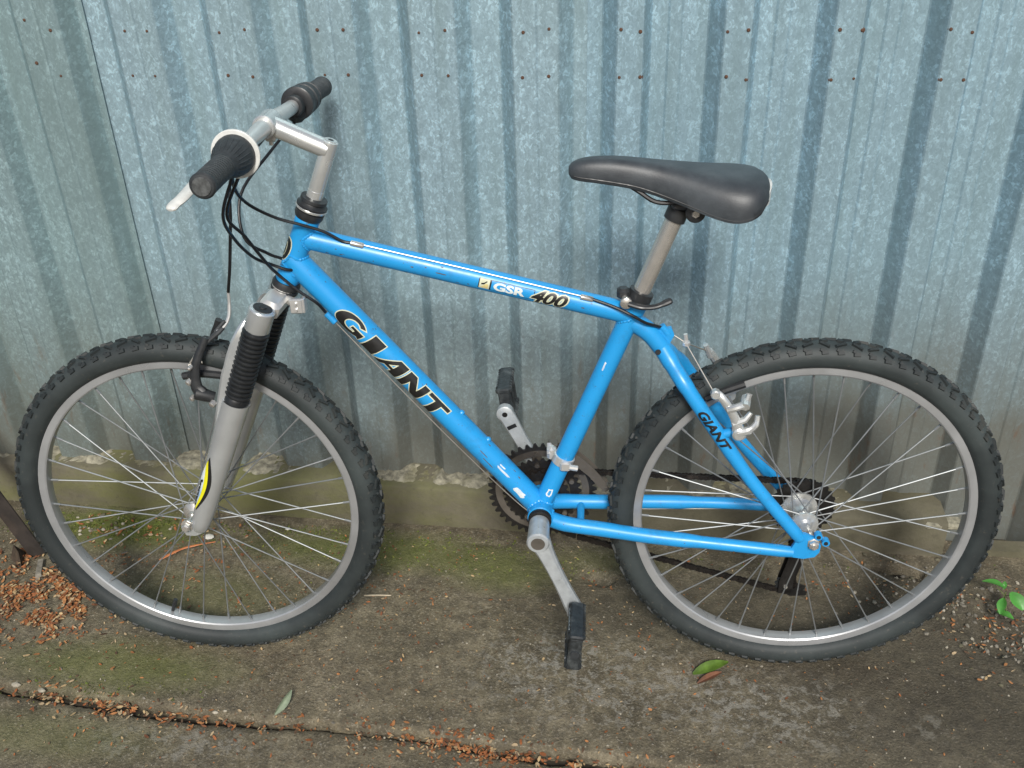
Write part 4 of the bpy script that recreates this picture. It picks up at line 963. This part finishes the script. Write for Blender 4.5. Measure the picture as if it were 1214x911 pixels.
mb = MB(); mb.lathe(hc + V((.020, -.0345, -.001)), Y, [(0, .0055), (.0025, .0070)], 6); part(mb, 'clamp_nut', M['steel'], scl)

# ---- cranks, chainrings, pedals
CC = BB + V((0, 0, -.004))
def ringmesh(c, r, teeth, th, r_in, depth=.0048):
    mb = MB(); vs, fs = [], []; n = teeth * 4
    for sgn in (-1, 1):
        for i in range(n):
            t = 2 * PI * i / n; rr_ = r + (0, depth, depth * .9, -.0008)[i % 4]; vs.append(c + V((math.cos(t) * rr_, sgn * th, math.sin(t) * rr_)))
        for i in range(n): t = 2 * PI * i / n; vs.append(c + V((math.cos(t) * r_in, sgn * th, math.sin(t) * r_in)))
    for i in range(n):
        j = (i + 1) % n
        fs += [(i, j, n + j, n + i), (2 * n + j, 2 * n + i, 3 * n + i, 3 * n + j), (j, i, 2 * n + i, 2 * n + j), (n + i, n + j, 3 * n + j, 3 * n + i)]
    mb.add(vs, fs); return mb
rc = CC + V((0, .050, 0))
cs = part(ringmesh(rc + V((0, .006, 0)), .0895, 42, .0014, .0715, .0070), 'chainring', M['ring'], sharp=30, label='large toothed chainring')
part(ringmesh(rc + V((0, .006, 0)), .0897, 42, .0018, .0835, .0074), 'chainring_teeth', M['ringdk'], cs, sharp=30)
part(ringmesh(rc + V((0, .0, 0)), .0655, 34, .0011, .050), 'chainring', M['ringdk'], sharp=30)
part(ringmesh(rc + V((0, -.007, 0)), .0445, 24, .0011, .030), 'chainring', M['ringdk'], sharp=30)
mb = MB()
for i in range(5):
    t = 2 * PI * i / 5 + .45; e = V((math.cos(t), 0, math.sin(t))); g_ = V((-math.sin(t), 0, math.cos(t)))
    mb.cbox(rc + V((0, .010, 0)) + e * .045, e, g_, Y, .036, .0085, .003, .2); mb.tube([rc + e * .058 - Y * .006, rc + e * .058 + Y * .012], .0045, 8); mb.tube([rc + e * .076 + Y * .002, rc + e * .076 + Y * .013], .0042, 8)
mb.lathe(rc + V((0, -.012, 0)), Y, [(0, .016), (.02, .024), (.026, .024)], 20)
part(mb, 'chainring_spider', M['ring'], sharp=30)
mb = MB(); mb.lathe(BB - Y * .047, Y, [(0, .0135), (.001, .0195), (.0035, .0200), (.004, .0150), (.0055, .0150), (.006, .0198), (.0105, .0198)], 26); part(mb, 'bottom_bracket_ring', M['ringdk'], sharp=30)
mb = MB(); mb.tube([BB - Y * .06, BB + Y * .075], .0085, 14); part(mb, 'crank_spindle', M['steel'])
def crank(s, c0, c1):
    d = (c1 - c0).normalized(); n_ = d.cross(Y).normalized(); mb = MB(); N_ = 14; vs = []
    for i in range(N_ + 1):
        t = i / N_; p = c0 + (c1 - c0) * t; w = (.0185, .0172, .0152, .0138, .0130, .0125, .0122, .0120, .0120, .0122, .0126, .0132, .0140, .0145, .0142)[i]; h = .0105 - .003 * t
        for (u, v) in ((-1, -.45), (-.72, -1), (.72, -1), (1, -.45), (1, .45), (.72, 1), (-.72, 1), (-1, .45)): vs.append(p + n_ * w * u + Y * h * v)
    mb.add(vs, [tuple(range(8))[::-1], tuple(range(N_ * 8, N_ * 8 + 8))] + [(i * 8 + k, i * 8 + (k + 1) % 8, i * 8 + 8 + (k + 1) % 8, i * 8 + 8 + k) for i in range(N_) for k in range(8)])
    q0 = .043 if s < 0 else .021; mb.lathe(c0 + Y * s * -q0, Y * s, [(0, .0150), (.002, .0172), (q0 + .014, .0190), (q0 + .017, .0168)], 28)
    mb.lathe(c1 + Y * s * -.0075, Y * s, [(0, .0125), (.0015, .0148), (.0145, .0148), (.016, .0130)], 22)
    cr_ = part(mb, 'crank', M['crank'], sharp=34)
    mb = MB(); mb.lathe(c0 + Y * s * .0165, Y * s, [(0, .0118), (.0012, .0116)], 24); part(mb, 'crank_cap', M['ring'] if s < 0 else M['black'], cr_)
    if s > 0:
        mb = MB(); mb.lathe(c1 - Y * .0083, Y, [(0, .0048), (.002, .0048)], 14); part(mb, 'pedal_thread', M['ringdk'], cr_)
        mb = MB(); mb.box(c1 - d * .026 - Y * .0078, n_, d, Y, .0085, .0035, .0008); part(mb, 'crank_mark', M['dec_black'], cr_)
    return cr_
K0, K1 = V((-.4445, -.089, .3300)), V((-.382, -.105, .1905)); F0, F1 = V((-.443, .080, .340)), V((-.509, .088, .4675))
crank(-1, K0, K1); crank(1, F0, F1)
def pedal(s, c1, tilt):
    ca, sa_ = math.cos(tilt), math.sin(tilt); T_ = V((ca, 0, sa_)); N_ = V((-sa_, 0, ca))      # T_: thin direction, N_: long direction of the platform
    mb = MB(); y0 = c1.y + s * .014; q = lambda y, t, n: V((c1.x, y0 + s * y, c1.z)) + T_ * t + N_ * n
    mb.tube([q(-.004, 0, 0), q(.088, 0, 0)], .0075, 12); mb.lathe(q(.0, 0, 0), Y * s, [(0, .0095), (.004, .0120), (.014, .0120), (.018, .0095)], 16)
    mb.cbox(q(.050, 0, 0), Y, T_, N_, .010, .0100, .030, .2)
    for n in (-.031, .031):
        mb.cbox(q(.048, 0, n), Y, T_, N_, .044, .0120, .0048, .25)
        for k_ in range(9): mb.box(q(.010 + k_ * .0095, -.0125, n), Y, N_, -T_, .0025, .0045, .0018, .6); mb.box(q(.010 + k_ * .0095, .0125, n), Y, N_, T_, .0025, .0045, .0018, .6)
    for y in (.010, .088): mb.cbox(q(y, 0, 0), Y, T_, N_, .0045, .0105, .031, .25)
    pdl = part(mb, 'pedal', M['pedal'], sharp=32)
    mb = MB(); mb.cbox(q(.046, -.0112, .0), Y, N_, T_, .011, .012, .003, .3); part(mb, 'pedal_core', M['pedal'], pdl)
    mb = MB(); mb.cbox(q(.047, -.0128, .031), Y, N_, T_, .026, .0034, .0012, .2); part(mb, 'pedal_reflector', simple('dusty_reflector', (.11, .13, .135), .35, 0, .3, 90), pdl)
    for y_ in (.024, .070): mb = MB(); mb.lathe(q(y_, -.0125, -.031), -T_, [(0, .0026), (.0016, .0024)], 7); part(mb, 'pedal_rivet', M['steel'], pdl)
    mb = MB(); mb.lathe(q(.088, 0, 0) + V((0, s * .0035, 0)), Y * s, [(0, .0085), (.0035, .0075)], 14); part(mb, 'pedal_cap', M['rubber'], pdl)
pedal(-1, K1, -.10); pedal(1, F1, .12)

# ---- chain, cassette, derailleurs
mb = MB(); CA = V((.006, 0, .326)); 
for i, (y, r) in enumerate(((.0225, .0530), (.0270, .0480), (.0315, .0430), (.0360, .0390), (.0405, .0340), (.0450, .0295))):
    t = ringmesh(CA + V((0, y, 0)), r, int(r * 500), .0010, .016, .0040); mb.add(t.v, t.f)
mb.lathe(CA + Y * .022, Y, [(0, .020), (.027, .020)], 20); part(mb, 'cassette', M['ringdk'], sharp=30)
mb = MB(); mb.lathe(CA + Y * .0195, Y, [(0, .062), (.0012, .062)], 40); part(mb, 'spoke_guard', M['black'], sharp=30) if False else None
yc = .045
def arc(c, r, a0, a1, n): return [V((c.x + r * math.cos(math.radians(a0 + (a1 - a0) * i / n)), 0, c.z + r * math.sin(math.radians(a0 + (a1 - a0) * i / n)))) for i in range(n + 1)]
PU1, PU2 = V((.014, 0, .236)), V((-.004, 0, .146))
ring_r = .0470; cog_r = .0430
path = [V((-.385, 0, .2345)), V((-.415, 0, .248))] + arc(rc, ring_r, 245, 91, 20) + arc(CA, cog_r, 92, -42, 18) + arc(PU1, .0165, 40, 235, 10)[::1] + arc(PU2, .0165, 30, -92, 8)
pts = [V((p.x, 0, p.z)) for p in path]; pts.append(pts[0])
yof = lambda x: lerp(.050, .036, max(0, min(1, (x + .44) / .44)))
# walk the loop in 12.7 mm steps
seg = []; acc = 0; step = .0127; cur = pts[0].copy(); i = 1; seg.append(cur.copy()); rem = step
while i < len(pts):
    dv = pts[i] - cur; l = dv.length
    if l >= rem: cur = cur + dv * (rem / l); seg.append(cur.copy()); rem = step
    else: rem -= l; cur = pts[i].copy(); i += 1
mb = MB()
for i in range(len(seg) - 1):
    a, b = seg[i].copy(), seg[i + 1].copy(); a.y = yof(a.x); b.y = yof(b.x); d = (b - a).normalized(); n_ = d.cross(Y).normalized(); mid = (a + b) / 2; w = .0034 if i % 2 else .0023
    for s in (-1, 1):
        c_ = mid + Y * s * w; P_ = []
        for (u, v) in ((-.0082, 0), (-.0066, .0045), (-.0035, .0050), (0, .0034), (.0035, .0050), (.0066, .0045), (.0082, 0), (.0066, -.0045), (.0035, -.0050), (0, -.0034), (-.0035, -.0050), (-.0066, -.0045)): P_.append(c_ + d * u + n_ * v)
        mb.plate(P_, Y, .0011)
    mb.tube([a - Y * .0048, a + Y * .0048], .0022, 6)
part(mb, 'chain', M['chain'], sharp=30)
mb = MB()      # rear derailleur
mb.tube(curve([V((.006, .068, .300)), V((.016, .072, .272)), V((.030, .070, .262))], 4), .0085, 10); mb.cbox((.030, .066, .262), X, Y, Z, .016, .012, .014, .3); mb.cbox((.022, .060, .243), (.5, 0, .9), Y, (.9, 0, -.5), .020, .009, .009, .3)
for y in (.030, .046):
    mb.plate([PU1 + V((-.012, y, .014)), PU1 + V((.012, y, .014)), PU1 + V((.014, y, -.010)), PU2 + V((.014, y, .012)), PU2 + V((.012, y, -.016)), PU2 + V((-.012, y, -.016)), PU2 + V((-.012, y, .010)), PU1 + V((-.014, y, -.010))], Y, .0022)
    mb.plate([PU2 + V((-.010, y, -.010)), PU2 + V((.018, y, -.004)), PU2 + V((.040, y, -.012)), PU2 + V((.038, y, -.020)), PU2 + V((.010, y, -.022))], Y, .0022)
rdl = part(mb, 'rear_derailleur', M['ringdk'], sharp=32)
for p in (PU1, PU2):
    t = ringmesh(p + V((0, .038, 0)), .0150, 11, .0022, .003, .003); t.build('jockey_wheel', M['black'], rdl, sharp=30)
mb = MB(); mb.lathe(PU2 + V((0, .0255, 0)), Y, [(0, .0035), (.004, .0042)], 8); mb.lathe(PU1 + V((0, .0255, 0)), Y, [(0, .0035), (.004, .0042)], 8); part(mb, 'pulley_bolt', M['steel'], rdl)
mb = MB(); mb.tube(curve([(.035, .070, .262), (.054, .072, .272), (.068, .070, .292), (.066, .066, .316), (.046, .064, .325), (.02, .066, .318), (-.02, .068, .308)], 6), .0028, 8); part(mb, 'derailleur_cable', M['cable'])
mb = MB()      # front derailleur: band, linkage and cage
fb = BB + sdir * .105; mb.lathe(fb - sdir * .008, sdir, [(0, .0168), (.001, .0185), (.015, .0185), (.016, .0168)], 26); mb.cbox(fb + V((.004, -.020, -.002)), X, Y, Z, .009, .005, .009, .3)
mb.tube([fb + V((.010, -.022, -.002)), fb + V((.024, -.020, -.006))], .0050, 8); mb.cbox(fb + V((-.020, .014, .004)), X, Y, Z, .008, .009, .013, .3); mb.tube([fb + V((-.024, .006, .004)), fb + V((-.024, .020, .018))], .0042, 8)
fd = part(mb, 'front_derailleur', M['bright'], sharp=32)
mb = MB()
for y in (.041, .058):
    P_ = [V((rc.x + r_ * math.cos(math.radians(t_)), y, rc.z + r_ * math.sin(math.radians(t_)))) for r_, t_ in ((.102, 84), (.104, 66), (.104, 50), (.106, 36), (.110, 24), (.116, 14), (.120, 7), (.112, 4), (.100, 12), (.092, 26), (.086, 42), (.082, 62), (.086, 82))]
    mb.plate(P_, Y, .0016)
mb.cbox(V((rc.x + .113, .0495, rc.z + .017)), Y, X, Z, .010, .004, .003, .2); mb.cbox(V((rc.x + .02, .0495, rc.z + .102)), Y, X, Z, .010, .008, .002, .2)
part(mb, 'derailleur_cage', M['ring'], fd, sharp=32)

# ---- brakes
mb = MB()      # rear cantilever, near arm in silver
pb = V((-.128, -.058, .524)); mb.lathe(pb, -Y, [(-.004, .0095), (.0, .0115), (.014, .0110), (.016, .0080)], 16)
mb.tube(curve([pb + V((0, -.008, 0)), V((-.137, -.064, .552)), V((-.156, -.062, .582)), V((-.168, -.056, .592))], 4), [.0100, .0095, .0085, .0080, .0075, .0072, .0070, .0070, .0068, .0066, .0064, .0062, .0060], 10, flat=(.7, 1))
mb.lathe((-.168, -.066, .590), Y, [(0, .0060), (.002, .0080), (.012, .0080), (.014, .0060)], 8)
mb.tube(curve([(-.149, -.066, .566), (-.134, -.068, .572), (-.121, -.062, .574)], 4), .0062, 10); mb.tube([(-.123, -.070, .573), (-.119, -.050, .580)], .0078, 8); mb.tube([(-.121, -.062, .573), (-.116, -.058, .590)], .0050, 8)
mb.tube(curve([(-.130, -.068, .526), (-.114, -.069, .531), (-.103, -.066, .541), (-.101, -.062, .554)], 4), [.0072] * 5 + [.0056] * 4 + [.0044] * 4, 9); mb.tube([(-.138, -.064, .540), (-.120, -.066, .549), (-.112, -.064, .560)], [.0062, .0055, .0040], 8)
rbk = part(mb, 'rear_brake', M['alu'], sharp=34)
mb = MB()
for s in (-1, 1):
    mb.tube(curve([(-.178, s * .0215, .5865 - .030 + .004), (-.150, s * .0215, .575), (-.118, s * .0215, .588)], 5), .0058, 8, flat=(1, 1.1))
part(mb, 'brake_pad', M['black'], rbk)
mb = MB(); pf = V((-.128, .058, .524)); mb.lathe(pf, Y, [(-.004, .0095), (.014, .0110)], 12); mb.tube(curve([pf + V((0, .008, 0)), V((-.140, .062, .560)), V((-.160, .052, .598)), V((-.170, .045, .612))], 4), .0072, 10); mb.tube([(-.166, .044, .603), (-.176, .040, .626)], [.0060, .0045], 8)
part(mb, 'rear_brake', M['alu'], sharp=34)
mb = MB(); yk = V((-.212, -.004, .650)); mb.tube([(-.168, -.060, .588), yk + V((0, -.004, 0))], .0012, 6); mb.tube([(-.170, .045, .612), yk], .0012, 6); mb.tube([yk, (-.240, 0, .668)], .0012, 6)
part(mb, 'straddle_wire', M['wire'])
mb = MB(); mb.cbox(yk, X, Y, Z, .006, .007, .006, .3); mb.tube([yk + V((.0, 0, .002)), yk + V((-.002, 0, .016))], .0035, 8); part(mb, 'cable_yoke', M['bright'])

for s in (-1, 1):   # front cantilevers, black, ahead of the fork
    mb = MB(); pb = V((-.982, s * .050, .572)); mb.lathe(pb - Y * s * .0, V((-.9, s * .2, .36)), [(-.014, .0085), (.0, .0105), (.016, .0105), (.018, .0075)], 14)
    p1 = V((-.996, s * .048, .590)); mb.tube(curve([pb + V((-.006, 0, .004)), p1, V((-.992, s * .044, .625)), V((-.972, s * .034, .668))], 4), [.0115, .0110, .0105, .0100, .0098, .0092, .0085, .0080, .0074, .0070, .0066, .0062, .0060], 10, flat=(.8, 1))
    mb.cbox(V((-1.002, s * .038, .6)), X, Y, Z, .008, .010, .010, .3)
    fbk = part(mb, 'front_brake', M['black'], sharp=34)
    mb = MB(); mb.tube(curve([(-1.026, s * .0225, .592), (-.998, s * .0225, .597), (-.958, s * .0225, .594)], 4), .0060, 8, flat=(1, 1.15)); part(mb, 'brake_pad', M['black'], fbk)
    mb = MB(); 
    for (bp, br_) in (((-1.004, .052, .568), .0046), ((-1.006, .050, .596), .0052), ((-1.000, .050, .622), .0038), ((-.969, .060, .562), .0058)):
        mb = MB(); mb.lathe((bp[0], s * bp[1], bp[2]), (-.45, s * .8, -.3), [(-.004, br_), (.003, br_), (.0045, br_ * .7)], 12); part(mb, 'brake_bolt', M['steel'], fbk, sharp=30)
mb = MB(); mb.tube([(-.972, -.034, .668), (-1.002, -.044, .626)], .0015, 7); mb.lathe((-1.004, -.044, .623), V((.5, .2, .1)), [(0, .0042), (.022, .0042)], 8); part(mb, 'link_wire', M['wire'])
mb = MB(); mb.tube(curve([(-.934, -.004, .738), (-.935, -.006, .715), (-.937, -.012, .695), (-.944, -.02, .682), (-.955, -.026, .676)], 5), [.0026] * 6 + [.0030] * 15, 8); part(mb, 'brake_noodle', M['bright'])
mb = MB(); mb.tube([(-.946, -.020, .680), (-.953, -.026, .674), (-.975, -.034, .657)], [.0042, .0048, .0034], 9); mb.tube([(-.958, -.026, .674), (-.942, -.018, .690)], .0034, 8); part(mb, 'noodle_boot', M['rubber'])

# ---- cables
ts = lambda x, y, e: TT0 + tdir * ((x - TT0.x) / tdir.x) + ttn * e + V((0, y, 0))
lvl = BL + (-bl) * .160 + V((-.022, 0, -.014)); lvr = BRr + (-br) * .160 + V((-.022, 0, -.014))
shl = BL + (-bl) * .142 + V((-.006, 0, -.028)); shr = BRr + (-br) * .142 + V((-.006, 0, -.028))
def cable(name, pts, r=.0025, mat='cable', n=8): mb = MB(); mb.tube(curve(pts, 7), r, n); return part(mb, name, M[mat])
cable('brake_cable', [lvr, V((-.872, .06, .952)), V((-.893, -.02, .930)), V((-.900, -.040, .86)), V((-.915, -.030, .79)), V((-.9335, -.006, .735))])
cable('brake_cable', [lvl + V((.006, .006, 0)), V((-.866, -.098, .938)), V((-.862, -.068, .902)), V((-.832, -.042, .871)), V((-.795, -.030, .8545)), V((-.765, -.021, .8405)), ts(-.745, -.0145, .0145), ts(-.732, -.0130, .0138)])
cable('gear_cable', [shl + V((-.004, 0, 0)), V((-.876, -.130, .905)), V((-.880, -.09, .855)), V((-.868, -.055, .813)), V((-.850, -.028, .790)), V((-.826, -.022, .779)), V((-.815, .0, .775))])
cable('gear_cable', [shl + V((.004, .006, 0)), V((-.876, -.115, .900)), V((-.866, -.082, .855)), V((-.851, -.050, .802)), V((-.842, -.030, .775)), V((-.815, -.024, .745)), V((-.790, -.0185, .722)), stopc - ddir * .012])
cable('gear_cable', [shr, V((-.868, .10, .93)), V((-.905, .04, .88)), V((-.900, .01, .82)), V((-.868, .018, .79)), V((-.84, .022, .775)), V((-.80, .020, .735))])
cable('bare_gear_wire', [stopc + ddir * .008, DT0 + ddir * .25 - dn * .026 + V((0, -.006, 0)), DT0 + ddir * .42 - dn * .0275 + V((0, -.005, 0)), DT1 - ddir * .03 - dn * .0265, BB + V((-.004, -.004, -.0235))], .0010, 'wire', 6)
cable('bare_gear_wire', [stopc + ddir * .008 + V((0, .014, 0)), DT0 + ddir * .42 - dn * .0265 + V((0, .008, 0)), BB + V((-.004, .004, -.0235))], .0010, 'wire', 6)
cable('bare_brake_wire', [ts(-.722, -.013, .0150), ts(-.55, -.012, .0152), ts(-.372, -.013, .0150)], .0011, 'wire', 6)
cable('brake_cable', [ts(-.372, -.013, .0155), ts(-.33, -.020, .013), V((-.300, -.026, .708)), V((-.278, -.021, .693)), V((-.262, -.010, .683)), V((-.250, 0, .675))])
mb = MB()
for x in (-.722, -.372): p = ts(x, -.0125, .0135); mb = MB(); mb.lathe(p - tdir * .010, tdir, [(0, .0034), (.001, .0046), (.019, .0046), (.021, .0032)], 10); part(mb, 'cable_stop', M['steel'])
cable('stay_wire', [BB + V((.01, .03, -.02)), V((-.36, .047, .296)), V((-.2, .058, .292)), V((-.06, .072, .286))], .0012, 'wire', 6)
